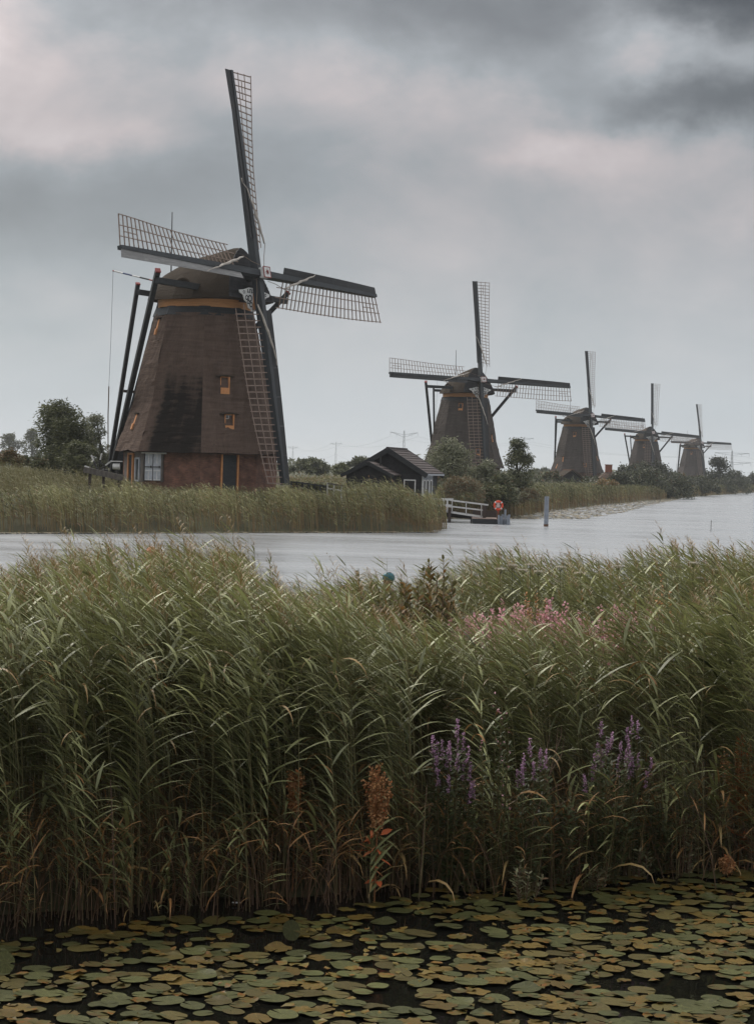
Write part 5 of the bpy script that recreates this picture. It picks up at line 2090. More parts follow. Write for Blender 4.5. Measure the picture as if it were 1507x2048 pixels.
# reeds in the water's edge of the far bank
rng = np.random.default_rng(77)
x = rng.uniform(-34, 4.6, 22000)
y = rng.uniform(80, 122, 22000)
d = shore_d(x, y)
patch = 0.5 + 0.5 * np.sin(x * 0.9 + 0.6 * np.sin(x * 0.37)) * np.cos(y * 0.5 + x * 0.3)
ragged = 0.5 + 0.5 * np.sin(x * 1.9 + 2 * np.sin(x * 0.53))
keep = (d > 0.2 - 1.3 * ragged) & (d < 6.5) & (rng.random(len(x)) < np.clip(1.25 - d / 7, 0.2, 1) * (0.55 + 0.45 * patch)) & (x > -(y * 0.235) - 1)
x, y, d, patch = x[keep], y[keep], d[keep], patch[keep]
ztop = np.interp(x, [-26, -12, -4, -1.6, 0.2, 1.4, 2.4, 3.2], [2.35, 2.35, 2.42, 2.6, 3.15, 2.9, 2.6, 2.3])
H = np.minimum(np.interp(x, [-26, -12, -4, 0, 3.5], [2.1, 2.1, 2.3, 2.75, 2.75]), ztop - ground_z(x, y) + 0.05) * rng.normal(1, 0.085, len(x)) * (0.72 + 0.38 * patch)
blade_mass("bank_reeds", x, y, np.maximum(ground_z(x, y), -0.25) - 0.05, H, "bank_reed", rng, 7, 0.62, 0.046, 0.016, 0.16, 0.28, 0.6, extra_tone=0.5 * (patch - 0.4))
# tall grass and herbs between the reeds and the windmill
x = rng.uniform(-36, 5, 30000)
y = rng.uniform(84, 142, 30000)
d = shore_d(x, y)
patch = 0.5 + 0.5 * np.sin(x * 0.5 + 1.0) * np.cos(y * 0.33 + x * 0.2)
keep = (d > 4.5) & (d < 34) & (x > -(y * 0.235) - 1) & (np.hypot(x + 11.6, y - 118.5) > 5.9) & ~((np.abs(x - 1.6) < 3.3) & (y > 129))
x, y, d, patch = x[keep], y[keep], d[keep], patch[keep]
H = np.interp(x, [-30, -22, -17, -12, -3, -1, 5], [1.7, 1.55, 1.0, 0.62, 0.75, 0.5, 0.4]) * (0.7 + 0.5 * patch) * rng.normal(1, 0.2, len(x)).clip(.4, 1.6) * np.where(y > 116, 0.75, 1)
blade_mass("meadow_grass", x, y, ground_z(x, y) - 0.03, H, "grass", rng, 5, 0.42, 0.032, 0.012, 0.2, 0.15, 0.35, extra_tone=0.3 * (patch - 0.4))
# reeds along the receding shore on the right
yy = 138 + (620 - 138) * rng.random(15000) ** 1.7
dd = rng.uniform(-0.4, 11, 15000) ** 1.0
xx = shore_x(yy) - dd * 1.06
patch = 0.5 + 0.5 * np.sin(yy * 0.21 + 0.5 * np.sin(yy * 0.07)) * np.cos(dd * 0.6)
keep = (shore_d(xx, yy) > -0.3) & ~((np.abs(xx - 2.2) < 5.2) & (yy < 139))
xx, yy, dd, patch = xx[keep], yy[keep], dd[keep], patch[keep]
H = np.interp(yy, [138, 170, 250, 400, 620], [2.5, 2.7, 2.6, 2.8, 3.2]) * rng.normal(1, 0.09, len(xx)) * (0.8 + 0.28 * patch)
H = np.minimum(H, (2.6 - ground_z(xx, yy)) * rng.uniform(0.86, 1.0, len(xx))).clip(0.5, None)
blade_mass("shore_reeds", xx, yy, ground_z(xx, yy) - 0.05, H, "bank_reed", rng, 6, 0.8, 0.075, 0.03, 0.14, 0.2, 0.55, tone_=(0.0, 0.75), extra_tone=0.3 * (patch - 0.55))

# floating leaves along the right shore and a thin line along the left bank
n = 2600
yy = 139 + (330 - 139) * rng.random(n) ** 1.4
wid = np.interp(yy, [139, 150, 185, 230, 300, 330], [2.5, 5.5, 6.5, 5.0, 2.5, 0.5])
xx = shore_x(yy) + rng.random(n) ** 1.25 * wid * 1.15 - 0.3
x2 = rng.uniform(-26, 3.6, 2600)
y2 = np.maximum(x2, -26) * 0.88 + 104.2 - 0.25 + rng.normal(0, 0.25, 2600) - 0.3
xx, yy = np.concatenate([xx, x2]), np.concatenate([yy, y2])
n = len(xx)
r_ = rng.uniform(0.10, 0.2, n) * np.where(yy > 138, 1.35, 0.8)
k8 = np.arange(8) * math.pi / 4
V_ = np.stack([xx[:, None] + np.cos(k8) * r_[:, None], yy[:, None] + np.sin(k8) * r_[:, None], np.broadcast_to((0.008 + rng.random(n) * 0.03)[:, None], (n, 8)) + rng.normal(0, 0.012, (n, 8))], 2).reshape(-1, 3)
q = np.array([[0, 1, 2, 3], [0, 3, 4, 7], [4, 5, 6, 7]])
me = np_mesh("floating_leaves", V_, (np.arange(n)[:, None, None] * 8 + q).reshape(-1, 4), leaf_mat("float_leaf2", (0.09, 0.085, 0.04), (0.27, 0.235, 0.165), (0.2, 0.14, 0.08), 0.0, 0.6, 0.0),
             {"tone": np.repeat(rng.random(n), 8), "dry": np.repeat((rng.random(n) < 0.2) * 0.8, 8)})
tag(link_mesh("floating_leaves", me), kind="stuff")
# ------------------------------------------------------------------ the reed island in front


def reed_template(seed, H, n_leaf, t0=0.2, plume=False, leaf_len=0.52, leaf_w=0.032, seg=6, lean=0.12, young=False):
    """one reed standing at the origin: (stem verts, quads, tone, dry), (leaf verts, quads, tone, dry); blown to the left"""
    r = random.Random(seed)
    bend = lean * H * r.uniform(0.5, 1.5)
    yb = r.uniform(-0.08, 0.08) * H

    def at_(t):
        return Vector((-bend * t ** 2.4, yb * t ** 2, H * t * (1 - 0.05 * t)))
    SV, SQ, ST, SD = [], [], [], []
    ns = 6
    for i in range(ns + 1):
        t = i / ns
        p = at_(t)
        w = lerp(0.0062, 0.0022, t) * (0.8 if young else 1)
        for k in range(3):
            a = k * 2.094
            SV.append((p.x + w * math.cos(a), p.y + w * math.sin(a), p.z))
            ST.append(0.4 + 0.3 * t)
            SD.append(max(0.0, 0.95 - t * 2.2))
    for i in range(ns):
        for k in range(3):
            SQ.append((i * 3 + k, i * 3 + (k + 1) % 3, (i + 1) * 3 + (k + 1) % 3, (i + 1) * 3 + k))
    LV, LQ, LT, LD = [], [], [], []
    E0, DE, AC, LN = r.uniform(0.25, 0.75), r.uniform(0.25, 0.95), math.pi + r.gauss(0, 0.28), r.uniform(0.85, 1.12)
    TN = r.uniform(-0.12, 0.12)

    def leaf(p0, az, e0, e1, ln, wl, tone, dry, sg=seg):
        tw = r.uniform(-0.5, 0.5)
        pts = [Vector(p0)]
        for s in range(sg):
            u = (s + 0.5) / sg
            e = lerp(e0, e1, u ** 1.2)
            a = az + 0.25 * u * math.copysign(1, math.sin(az) or 1) * r.uniform(0.4, 1)
            pts.append(pts[-1] + Vector((math.cos(a) * math.cos(e), math.sin(a) * math.cos(e), math.sin(e))) * (ln / sg))
        b = len(LV)
        for s, p in enumerate(pts):
            u = s / sg
            w = wl * (0.45 + 1.9 * u) if u < 0.3 else wl * (1.02 - ((u - 0.3) / 0.7) ** 1.7)
            side = Vector((-math.sin(az), math.cos(az), 0.25 + tw * u)).normalized()
            LV.extend([tuple(p - side * w / 2), tuple(p + side * w / 2)])
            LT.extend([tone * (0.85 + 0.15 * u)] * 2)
            LD.extend([min(1, dry + (0.25 if u > 0.9 else 0))] * 2)
        for s in range(sg):
            LQ.append((b + 2 * s, b + 2 * s + 2, b + 2 * s + 3, b + 2 * s + 1))
    for i in range(n_leaf):
        t = lerp(t0, 0.985, (i + r.uniform(0.2, 0.8)) / n_leaf)
        az = AC + (0.22 if i % 2 else -0.22) * r.uniform(0.2, 1.6) + r.gauss(0, 0.12)
        if r.random() < 0.07:
            az = r.uniform(-1.2, 1.2)
        ln = leaf_len * LN * r.uniform(0.82, 1.12) * (0.75 + 0.55 * math.sin(math.pi * min(1, t * 1.05)))
        dry = 0.0
        if t < 0.38 and r.random() < 0.4:
            dry = r.uniform(0.4, 1.0)
        elif r.random() < 0.025:
            dry = r.uniform(0.5, 1)
        e0 = E0 + r.gauss(0, 0.10) + 0.25 * t
        e1 = E0 - DE + r.gauss(0, 0.12) if t < 0.9 else r.uniform(-0.2, 0.7)
        if dry > 0.3:
            e1 = -1.3
        leaf(at_(t), az, e0, e1, ln, leaf_w * r.uniform(0.65, 1.2), min(1, max(0, TN + r.uniform(0.0, 0.62) + 0.45 * t)), dry)  # tone rises with height: shade low down and lit tops put into leaf colour
    if plume:
        p = at_(0.99)
        for i in range(16):
            u = i / 16
            q = p + Vector((-0.10 * u * u - 0.02, 0, 0.24 * u))
            leaf(q, r.uniform(0, 6.28), 1.1, r.uniform(0.1, 0.8), 0.12 * (1.1 - u), 0.009, 0.3, 0.55, 2)
    A = np.array
    return (A(SV), A(SQ), A(ST), A(SD)), (A(LV), A(LQ), A(LT), A(LD))


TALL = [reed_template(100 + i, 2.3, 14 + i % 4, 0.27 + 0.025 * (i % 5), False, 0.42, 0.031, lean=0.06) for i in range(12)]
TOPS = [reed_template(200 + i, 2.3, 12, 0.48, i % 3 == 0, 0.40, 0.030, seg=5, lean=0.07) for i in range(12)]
YOUNG = [reed_template(300 + i, 0.85, 8, 0.22, False, 0.36, 0.026, 5, 0.1, True) for i in range(6)]
BARE = [reed_template(400 + i, 0.75, 2, 0.5, False, 0.25, 0.012, 4, 0.35, True) for i in range(4)]
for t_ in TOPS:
    t_[1][2][:] = np.clip(t_[1][2] * 0.85 + 0.22, 0, 1)  # rear reeds made paler still, the light on their tops painted in
for t_ in BARE:
    t_[0][3][:] = 0.95
    t_[1][3][:] = 0.9


def joined(templates, pick, X, Y, Z, rot, sc, tilt, part, dtone):
    V_, Q_, T_, D_ = [], [], [], []
    off = 0
    for k, tp_ in enumerate(templates):
        idx = np.nonzero(pick == k)[0]
        if len(idx) == 0:
            continue
        v, q, t, d = tp_[part]
        m = len(idx)
        c, s = np.cos(rot[idx])[:, None], np.sin(rot[idx])[:, None]
        w = v[None] * sc[idx][:, None, None]
        x_, y_, z_ = w[..., 0], w[..., 1], w[..., 2]
        xx = x_ * c - y_ * s + X[idx][:, None] + z_ * tilt[idx, 0][:, None]
        yy_ = x_ * s + y_ * c + Y[idx][:, None] + z_ * tilt[idx, 1][:, None]
        V_.append(np.stack([xx, yy_, z_ + Z[idx][:, None]], 2).reshape(-1, 3))
        Q_.append((off + np.arange(m)[:, None, None] * len(v) + q[None]).reshape(-1, 4))
        T_.append(np.clip(t[None] + dtone[idx][:, None], 0, 1).ravel())
        D_.append(np.broadcast_to(d[None], (m, len(d))).ravel())
        off += m * len(v)
    return np.concatenate(V_), np.concatenate(Q_), np.concatenate(T_), np.concatenate(D_)


def mass(name, templates, pick, X, Y, Z, rot, sc, tilt, dtone):
    a = joined(templates, pick, X, Y, Z, rot, sc, tilt, 0, dtone)
    b = joined(templates, pick, X, Y, Z, rot, sc, tilt, 1, dtone)
    me = np_mesh(name, np.concatenate([a[0], b[0]]), np.concatenate([a[1], b[1] + len(a[0])]), [M["reed_stem"], M["reed_leaf"]],
                 {"tone": np.concatenate([a[2], b[2]]), "dry": np.concatenate([a[3], b[3]])},
                 np.concatenate([np.zeros(len(a[1]), int), np.ones(len(b[1]), int)]))
    return tag(link_mesh(name, me), kind="stuff")


def sky_line(px):
    """row of the photograph up to which the reeds of the island reach (their far tops)"""
    xs_ = [-300, 0, 60, 110, 180, 250, 330, 430, 510, 545, 600, 660, 760, 840, 900, 960, 1010, 1060, 1120, 1190, 1250, 1300, 1400, 1507, 1800]
    ys_ = [1120, 1125, 1125, 1100, 1092, 1075, 1078, 1072, 1078, 1120, 1160, 1165, 1136, 1150, 1130, 1115, 1090, 1085, 1108, 1095, 1110, 1085, 1076, 1082, 1080]
    return np.interp(px, xs_, ys_)


def limit_height(X, Y, Z):
    """tallest a plant may stand at (X, Y) without rising over that line"""
    px = 753.5 + X / Y * F
    yy_ = sky_line(px)
    # lower growth where the willow scrub, the flower patch and the walkers show
    low = np.interp(px, [690, 760, 930, 960, 1290, 1340], [0, 1212, 1214, 1216, 1212, 0])
    yy_ = np.where(Y < 23.5, np.maximum(yy_, low), yy_)
    yy_ = np.where((np.abs(px - 304) < 20) & (Y < 28.5), np.maximum(yy_, 1122), yy_)
    dv = -(px - 753.5) * math.sin(ROLL) + (yy_ - HZN) * math.cos(ROLL)
    return HC - dv * Y / F - Z


rng = np.random.default_rng(11)
n = 42000
X = rng.uniform(-10, 10, n)
Y = rng.uniform(13, 34, n)
e = Y - front_edge(X)
inview = np.abs(X) < Y * 0.222 + 0.5
dens = np.interp(e, [-0.3, 0, 1.0, 3, 7, 14, 19], [0.3, 0.62, 0.72, 0.62, 0.36, 0.25, 0.25])
clumpy = 0.5 + 0.5 * np.sin(X * 2.3 + 1.1 * np.sin(Y * 1.1)) * np.cos(Y * 1.7 + X * 0.7)
bunch = np.clip(0.5 + 0.75 * np.sin(X * 8.3 + 1.7 * np.sin(X * 2.9) + 0.6 * Y), 0, 1)
dens *= (0.6 + 0.7 * clumpy) * np.where(e < 1.3, 0.25 + 0.95 * bunch, 1)
# flower meadow and willow scrub in the middle of the island, and the trodden path
meadow = np.exp(-(((X - 3.4) / 2.6) ** 2) - (((Y - 22.0) / 2.6) ** 2))
scrub = np.exp(-(((X + 0.25) / 1.0) ** 2) - (((Y - 23.5) / 2.2) ** 2))
path = (np.abs(Y - 29.4) < 0.8) | ((np.abs(X / Y * F - 18.5) < 22) & (Y > 28) & (Y < 29.5))
herb = ((np.abs(X - 0.72) < 0.30) | (np.abs(X - 1.42) < 0.2) | (np.abs(X - 2.15) < 0.45) | (np.abs(X - 0.08) < 0.14) | (np.abs(X - 3.3) < 0.2)) * (e < 0.5) * 1.7
keep = (e > -0.35) & (e < 18.6) & inview & (rng.random(n) < dens) & (rng.random(n) > 0.82 * meadow) & (rng.random(n) > 0.6 * scrub) & ~path & (rng.random(n) > 0.55 * herb)
X, Y, e, clumpy, meadow, scrub = X[keep], Y[keep], e[keep], clumpy[keep], meadow[keep], scrub[keep]
Z = ground_z(X, Y) - 0.05
n = len(X)
hs = rng.normal(1.0, 0.07, n) * np.interp(e, [-0.3, 0.6, 2.0], [0.86, 0.99, 1.04]) * (0.93 + 0.12 * clumpy)
hs *= 1 - 0.30 * np.clip(meadow * 1.3, 0, 1)
ht = limit_height(X, Y, Z)
lim = ht / 2.3 * rng.uniform(0.80, 0.99, n)
lim = np.where(rng.random(n) < 0.09, lim * rng.uniform(1.04, 1.22, n), lim)      # a few plumes stand above the rest
hs = np.minimum(hs, lim)
ok = hs > 0.3
X, Y, Z, e, hs, clumpy = X[ok], Y[ok], Z[ok], e[ok], hs[ok], clumpy[ok]
n = len(X)
rot = rng.normal(0, 0.38, n)
tilt = np.stack([rng.normal(-0.03, 0.045, n), rng.normal(0, 0.05, n)], 1)
dtone = rng.normal(0, 0.14, n) + 0.12 * (clumpy - 0.5)
front = e < 1.5
# the reeds that stand foremost are single things, the rest one mass
order = np.argsort(e + rng.uniform(0, 0.45, n))
inpic = np.abs(X / Y) < 0.208
single = np.zeros(n, bool)
single[[i for i in order if inpic[i]][:280]] = True
mf = front & ~single
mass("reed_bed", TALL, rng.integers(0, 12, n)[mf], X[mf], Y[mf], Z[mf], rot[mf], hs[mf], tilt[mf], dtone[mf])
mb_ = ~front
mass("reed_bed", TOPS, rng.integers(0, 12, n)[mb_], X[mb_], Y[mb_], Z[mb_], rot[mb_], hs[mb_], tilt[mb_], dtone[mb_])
n_reeds = n


def tmpl_mesh(name, tp_, part, m):
    v, q, t, d = tp_[part]
    return np_mesh(name, v, q, m, {"tone": t, "dry": d})


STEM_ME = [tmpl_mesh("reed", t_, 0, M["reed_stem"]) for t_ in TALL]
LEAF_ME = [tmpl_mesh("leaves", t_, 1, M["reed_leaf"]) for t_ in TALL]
for i in np.nonzero(single)[0]:
    k = int(rng.integers(0, 12))
    o = link_mesh("reed", STEM_ME[k])
    pxr = 753.5 + X[i] / Y[i] * F
    zone = ("at the far left end of the reed bed" if pxr < 180 else "in the left part of the bed's front" if pxr < 400 else "left of the small brown dock" if pxr < 600 else
            "between the two brown docks" if pxr < 770 else "between rusty dock and loosestrife" if pxr < 900 else "among the purple loosestrifes" if pxr < 1310 else "right of all the loosestrifes")
    hz_ = "tall" if hs[i] > 1.02 else ("shorter" if hs[i] < 0.93 else "mid-height")
    tag(o, f"{hz_} green reed standing foremost {zone}", "reed", "reeds along the lily pond")
    o.location = (X[i], Y[i], Z[i])
    o.rotation_euler = (-tilt[i, 1], tilt[i, 0], rot[i])
    o.scale = (hs[i],) * 3
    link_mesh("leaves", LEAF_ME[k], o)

# young shoots, broken brown stalks and litter at the foot
n = 260
X = rng.uniform(-4.2, 4.6, n)
Y = front_edge(X) + rng.normal(0.12, 0.22, n)
Z = np.maximum(ground_z(X, Y), -0.12) - 0.03
mass("young_reeds", YOUNG, rng.integers(0, 6, n), X, Y, Z, rng.normal(0, 1.2, n), rng.uniform(0.5, 1.35, n), rng.normal(0, 0.1, (n, 2)), rng.normal(0.1, 0.15, n))
n = 1100
X = rng.uniform(-4.4, 4.8, n)
Y = front_edge(X) + rng.normal(0.15, 0.3, n)
Z = np.maximum(ground_z(X, Y), -0.1) - 0.02
mass("dead_stalks", BARE, rng.integers(0, 4, n), X, Y, Z, rng.uniform(0, 6.28, n), rng.uniform(0.4, 1.3, n), rng.normal(0, 0.16, (n, 2)), rng.normal(0, 0.1, n))


# ---- leafy herbs with flower spikes
def leaf_set(P_, D_, L_, W_, rng):
    """pointed oval leaves at P_ in directions D_; six-sided flat leaves as two quads"""
    n = len(P_)
    D_ = D_ / np.linalg.norm(D_, axis=1, keepdims=True)
    up = np.array([0, 0, 1.0]) + rng.normal(0, 0.35, (n, 3))
    S_ = np.cross(D_, up)
    S_ /= np.linalg.norm(S_, axis=1, keepdims=True) + 1e-9
    L_, W_ = L_[:, None], W_[:, None]
    dr = np.array([0, 0, -1.0]) * L_ * 0.12
    v = np.stack([P_, P_ + D_ * L_ * .35 - S_ * W_ * .5, P_ + D_ * L_ * .35 + S_ * W_ * .5, P_ + D_ * L_ * .7 - S_ * W_ * .38 + dr * .4, P_ + D_ * L_ * .7 + S_ * W_ * .38 + dr * .4, P_ + D_ * L_ + dr], 1)
    q = np.array([[0, 2, 4, 1], [1, 4, 5, 3]])
    q = np.array([[0, 2, 3, 1], [2, 4, 5, 3]])
    return v.reshape(-1, 3), (np.arange(n)[:, None, None] * 6 + q).reshape(-1, 4)


def herb(name, label, cat, base, H, spread, n_stem, m_leaf, leaf_l, leaf_w, leaf_n, seed, spike=None, spike_len=0.3, spike_n=60, fl=0.014, n_spike=None, group=None, dry=0.05, stem_r=0.004, up=0.7, tone=(0.1, 0.9), leaf_t0=0.08, lean=-0.05, single_spikes=True, stem_m="reed_stem"):
    r = np.random.default_rng(seed)
    root = empty(name, base)
    tag(root, label, cat, group)
    sb = MB()
    LP, LD_, spk = [], [], []
    for i in range(n_stem):
        a, q = r.uniform(0, 6.28), math.sqrt(r.uniform(0.02, 1)) * spread
        h = H * r.uniform(0.72, 1.0) * (1 - 0.25 * (q / spread) ** 2)
        b0 = Vector((q * 0.35 * math.cos(a), q * 0.35 * math.sin(a), -0.1))
        tip = Vector((q * math.cos(a) + lean * h, q * math.sin(a), h))
        mid = b0.lerp(tip, 0.55) + Vector((q * 0.12 * math.cos(a), q * 0.12 * math.sin(a), 0.05 * h))
        pts = [b0, b0.lerp(mid, 0.5) + Vector((0, 0, 0.02 * h)), mid, mid.lerp(tip, 0.5), tip]
        sb.tube(pts, [stem_r * 1.4, stem_r * 1.2, stem_r, stem_r * .8, stem_r * .4], 4, caps=False)
        for j in range(leaf_n):
            t = lerp(leaf_t0, 0.97, (j + r.uniform()) / leaf_n) * (len(pts) - 1)
            k = min(int(t), len(pts) - 2)
            p = pts[k].lerp(pts[k + 1], t - k)
            aa = j * 2.4 + r.uniform(-.6, .6)
            LP.append(p)
            LD_.append((math.cos(aa), math.sin(aa), up * r.uniform(0.3, 1.3)))
        spk.append((pts[-2], pts[-1]))
    me = sb.mesh("stems", M[stem_m])
    a_ = me.attributes.new("tone", 'FLOAT', 'POINT')
    a_.data.foreach_set("value", [0.35] * len(me.vertices))
    a_ = me.attributes.new("dry", 'FLOAT', 'POINT')
    a_.data.foreach_set("value", [0.4] * len(me.vertices))
    link_mesh("stems", me, root)
    LP, LD_ = np.array(LP), np.array(LD_)
    n = len(LP)
    v, q = leaf_set(LP, LD_, leaf_l * r.uniform(0.6, 1.25, n), leaf_w * r.uniform(0.7, 1.2, n), r)
    link_mesh("foliage", np_mesh("foliage", v, q, M[m_leaf], {"tone": np.repeat(r.uniform(*tone, n), 6), "dry": np.repeat((r.random(n) < dry) * r.uniform(.5, 1, n), 6)}), root)
    if spike:
        for (p0, p1) in spk[:n_spike]:
            d = (p1 - p0).normalized()
            k = spike_n
            t = r.uniform(0, 1, k)
            rad = 0.020 * (1.1 - t) ** 0.5 * (spike_len / 0.3)
            ang = r.uniform(0, 6.28, k)
            P_ = np.array([p1 - d * spike_len * 0.8 + d * spike_len * tt for tt in t]) + np.stack([np.cos(ang) * rad, np.sin(ang) * rad, r.normal(0, .004, k)], 1)
            v, q = leaf_cards(P_, fl * r.uniform(.7, 1.4, k), fl * 0.9 * r.uniform(.7, 1.3, k), r)
            link_mesh("flower_spike", np_mesh("flower_spike", v, q, M[spike], {"tone": np.repeat(r.uniform(0, 1, k), 4), "dry": np.zeros(k * 4)}), root)
    return root


def front_base(px, py, z=0.0):
    p = on_level(px, py, z)
    return p


def at_edge(px, de=0.0):
    """the island's edge under a column of the photograph"""
    y = 15.3
    for _ in range(6):
        x = (px - 753.5) / F * y
        y = float(front_edge(x)) + de
    return Vector((x, y, max(0.0, float(ground_z(x, y)))))


def top_z(px, py, D):
    return at(px, py, D).z


for px, de, pyt, wpx, ns, nsp, seed, lab in [
        (918, -0.18, 1418, 112, 22, 15, 61, "purple loosestrife with a dense head of flower spikes, left of the other loosestrifes"),
        (1082, -0.2, 1462, 70, 12, 6, 62, "small purple loosestrife behind the bare twig"),
        (1228, -0.18, 1408, 96, 16, 8, 63, "tall purple loosestrife with pinkish spikes near the right"),
        (1284, -0.2, 1430, 70, 12, 7, 64, "purple loosestrife rightmost, its spikes standing close together")]:
    b_ = at_edge(px, de)
    H = top_z(px, pyt, b_.y) - b_.z
    herb("purple_loosestrife", lab, "flower", b_, H, wpx / 2 * b_.y / F, ns, "herb_leaf", 0.085, 0.021, 44, seed, "purple", 0.16, 64, 0.016, int(nsp * 1.6), "loosestrife at the pond's edge", 0.03, lean=0.0, leaf_t0=0.12)
b_ = at_edge(1003, -0.18)
herb("willowherb", "tall green willowherb with a few small pink flowers between the loosestrifes", "flower", b_, top_z(1003, 1365, b_.y) - b_.z, 0.16, 7, "herb_leaf", 0.085, 0.020, 60, 66, "pink", 0.5, 6, 0.022, 7, None, 0.05, lean=0.0, tone=(0.3, 1.0))
for px, de, pyt, wpx, seed, lab in [(1135, -0.1, 1560, 150, 67, "low dark leafy herb under the bare twig"), (1330, -0.05, 1560, 120, 68, "low dark leafy herb right of the loosestrifes"), (955, -0.15, 1600, 120, 69, "low dark leafy herb at the foot of the first loosestrife"), (1230, -0.12, 1580, 130, 74, "dark leafy herb under the tall loosestrife")]:
    b_ = at_edge(px, de)
    herb("leafy_herb", lab, "herb", b_, top_z(px, pyt, b_.y) - b_.z, wpx / 2 * b_.y / F, 16, "herb_leaf", 0.08, 0.022, 40, seed, lean=0.0)

# brown seed heads of dock
for px, de, pyt, pyb, wpx, seed, lab in [(772, -0.36, 1522, 1640, 62, 71, "rusty brown dock seed head standing before the reeds"), (1496, 0.12, 1462, 1620, 84, 72, "dark rust-brown dock at the right edge of the reeds"), (608, 0.28, 1535, 1600, 34, 73, "small brown dock seed head left of the rusty one"), (1475, -0.3, 1712, 1745, 26, 75, "tiny brown seed head at the water by the right edge")]:
    r = np.random.default_rng(seed)
    b_ = at_edge(px, de)
    zt, zb = top_z(px, pyt, b_.y), top_z(px, pyb, b_.y)
    w = wpx * b_.y / F
    root = empty("dock_plant", b_)
    tag(root, lab, "plant")
    sb = MB()
    PP = []
    for i in range(16):
        a = r.uniform(0, 6.28)
        q = math.sqrt(r.uniform(0, 1)) * w / 2
        h1 = (zt - b_.z) - (q / (w / 2)) ** 1.3 * (zt - zb) * r.uniform(.25, .6)
        h0 = lerp(zb - b_.z, h1, 0.05)
        s0 = Vector((0, 0, max(0.05, h0 - 0.12)))
        tip = Vector((q * math.cos(a), q * math.sin(a) * 0.8, h1))
        sb.tube([s0, s0.lerp(tip, .5) + Vector((q * .2 * math.cos(a), q * .2 * math.sin(a), 0)), tip], [.004, .003, .0015], 4, False)
        m = 110
        t = r.uniform(0.12, 1.0, m)
        base_ = np.array([tuple(s0.lerp(tip, float(tt))) for tt in t])
        PP.append(base_ + r.normal(0, 0.019, (m, 3)) * (1.2 - t)[:, None] ** 0.4)
    sb.tube([(0, 0, -0.1), (0.01, 0, (zb - b_.z)), (0, 0, (zt - b_.z) * .98)], [.007, .006, .002], 5, False)
    me = sb.mesh("stems", M["dock"])
    link_mesh("stems", me, root)
    PP = np.concatenate(PP)
    v, q = leaf_cards(PP, 0.024 * r.uniform(.7, 1.3, len(PP)), 0.018, r)
    link_mesh("seed_head", np_mesh("seed_head", v, q, M["dock"], {"tone": np.repeat(r.uniform(0, 1, len(PP)), 4), "dry": np.repeat((r.random(len(PP)) < .1) * .6, 4)}), root)
    if wpx > 50:
        k = 16
        P_ = np.stack([r.normal(0, .03, k), r.normal(0, .03, k), r.uniform(0.15, (zb - b_.z) * 1.05, k)], 1)
        D_ = np.stack([r.normal(0, 1, k), r.normal(0, 1, k) - .3, r.uniform(-.5, .8, k)], 1)
        v, q = leaf_set(P_, D_, r.uniform(.12, .22, k), r.uniform(.03, .05, k), r)
        link_mesh("withered_leaves", np_mesh("withered_leaves", v, q, M["dock"], {"tone": np.repeat(r.uniform(0, .6, k), 6), "dry": np.repeat(r.uniform(.3, 1, k), 6)}), root)

# bare pale twig
b_ = at_edge(1092, -0.22)
root = empty("bare_twig", b_)
tag(root, "bare pale forked twig rising among the loosestrifes", "twig")
sc_ = b_.y / F
tb = MB()
main = [(-22, 1700), (-6, 1640), (10, 1590), (24, 1545), (34, 1500), (37, 1455)]
W2 = [Vector(((a) * sc_, -0.02, top_z(1092 + a, p, b_.y) - b_.z)) for a, p in main]
tb.tube(W2, [.007, .006, .005, .004, .003, .0015], 5)
for a0, pts in ((2, [(40, 1570), (62, 1562)]), (3, [(14, 1505), (22, 1462)]), (3, [(46, 1508), (50, 1470)]), (1, [(50, 1605), (85, 1588)]), (4, [(44, 1470), (43, 1448)])):
    q = [W2[a0]] + [Vector((a * sc_, -0.03, top_z(1092 + a, p, b_.y) - b_.z)) for a, p in pts]
    tb.tube(q, [.0035, .0025, .001], 4)
tb.build("branch", M["twig"], root)
# pale dead stalk
for px, p0, p1, dx, lab in ((866, 1570, 1765, 8, "thin pale dead stalk standing below the first loosestrife"), (248, 1560, 1660, -14, "thin reddish dead stalk among the reeds at the left")):
    b_ = at_edge(px, -0.15)
    st = MB()
    st.tube([(-dx * sc_ * 0.6, 0, -0.1), (0, 0, (top_z(px, p0, b_.y) - b_.z) * .5), (dx * sc_ * 0.6, 0, top_z(px, p0, b_.y) - b_.z)], [.006, .005, .003], 5)
    o = st.build("dead_stalk", M["twig"])
    o.location = b_
    tag(o, lab, "stalk")

# willow sprigs reaching over the pond
for px, de, pyt, wpx, seed, lab in [(1072, -0.42, 1716, 70, 81, "pale-leaved willow sprig leaning over the lily pads"), (1163, -0.12, 1542, 40, 82, "upright pale willow shoot below the tall loosestrife"), (1300, -0.3, 1688, 44, 83, "silvery willow sprig low over the water near the right"), (1215, -0.35, 1722, 60, 84, "brownish willow sprig at the water between two others"), (1395, -0.1, 1650, 50, 85, "low green willow sprig toward the right edge")]:
    b_ = at_edge(px, de)
    herb("willow_sprig", lab, "willow", b_, top_z(px, pyt, b_.y) - b_.z, wpx / 2 * b_.y / F, 5 if wpx > 42 else 2, "pale_leaf", 0.07, 0.020, 26, seed, lean=0.05, dry=0.25 if seed == 84 else 0.06, stem_m="twig", tone=(0.0, 0.8))

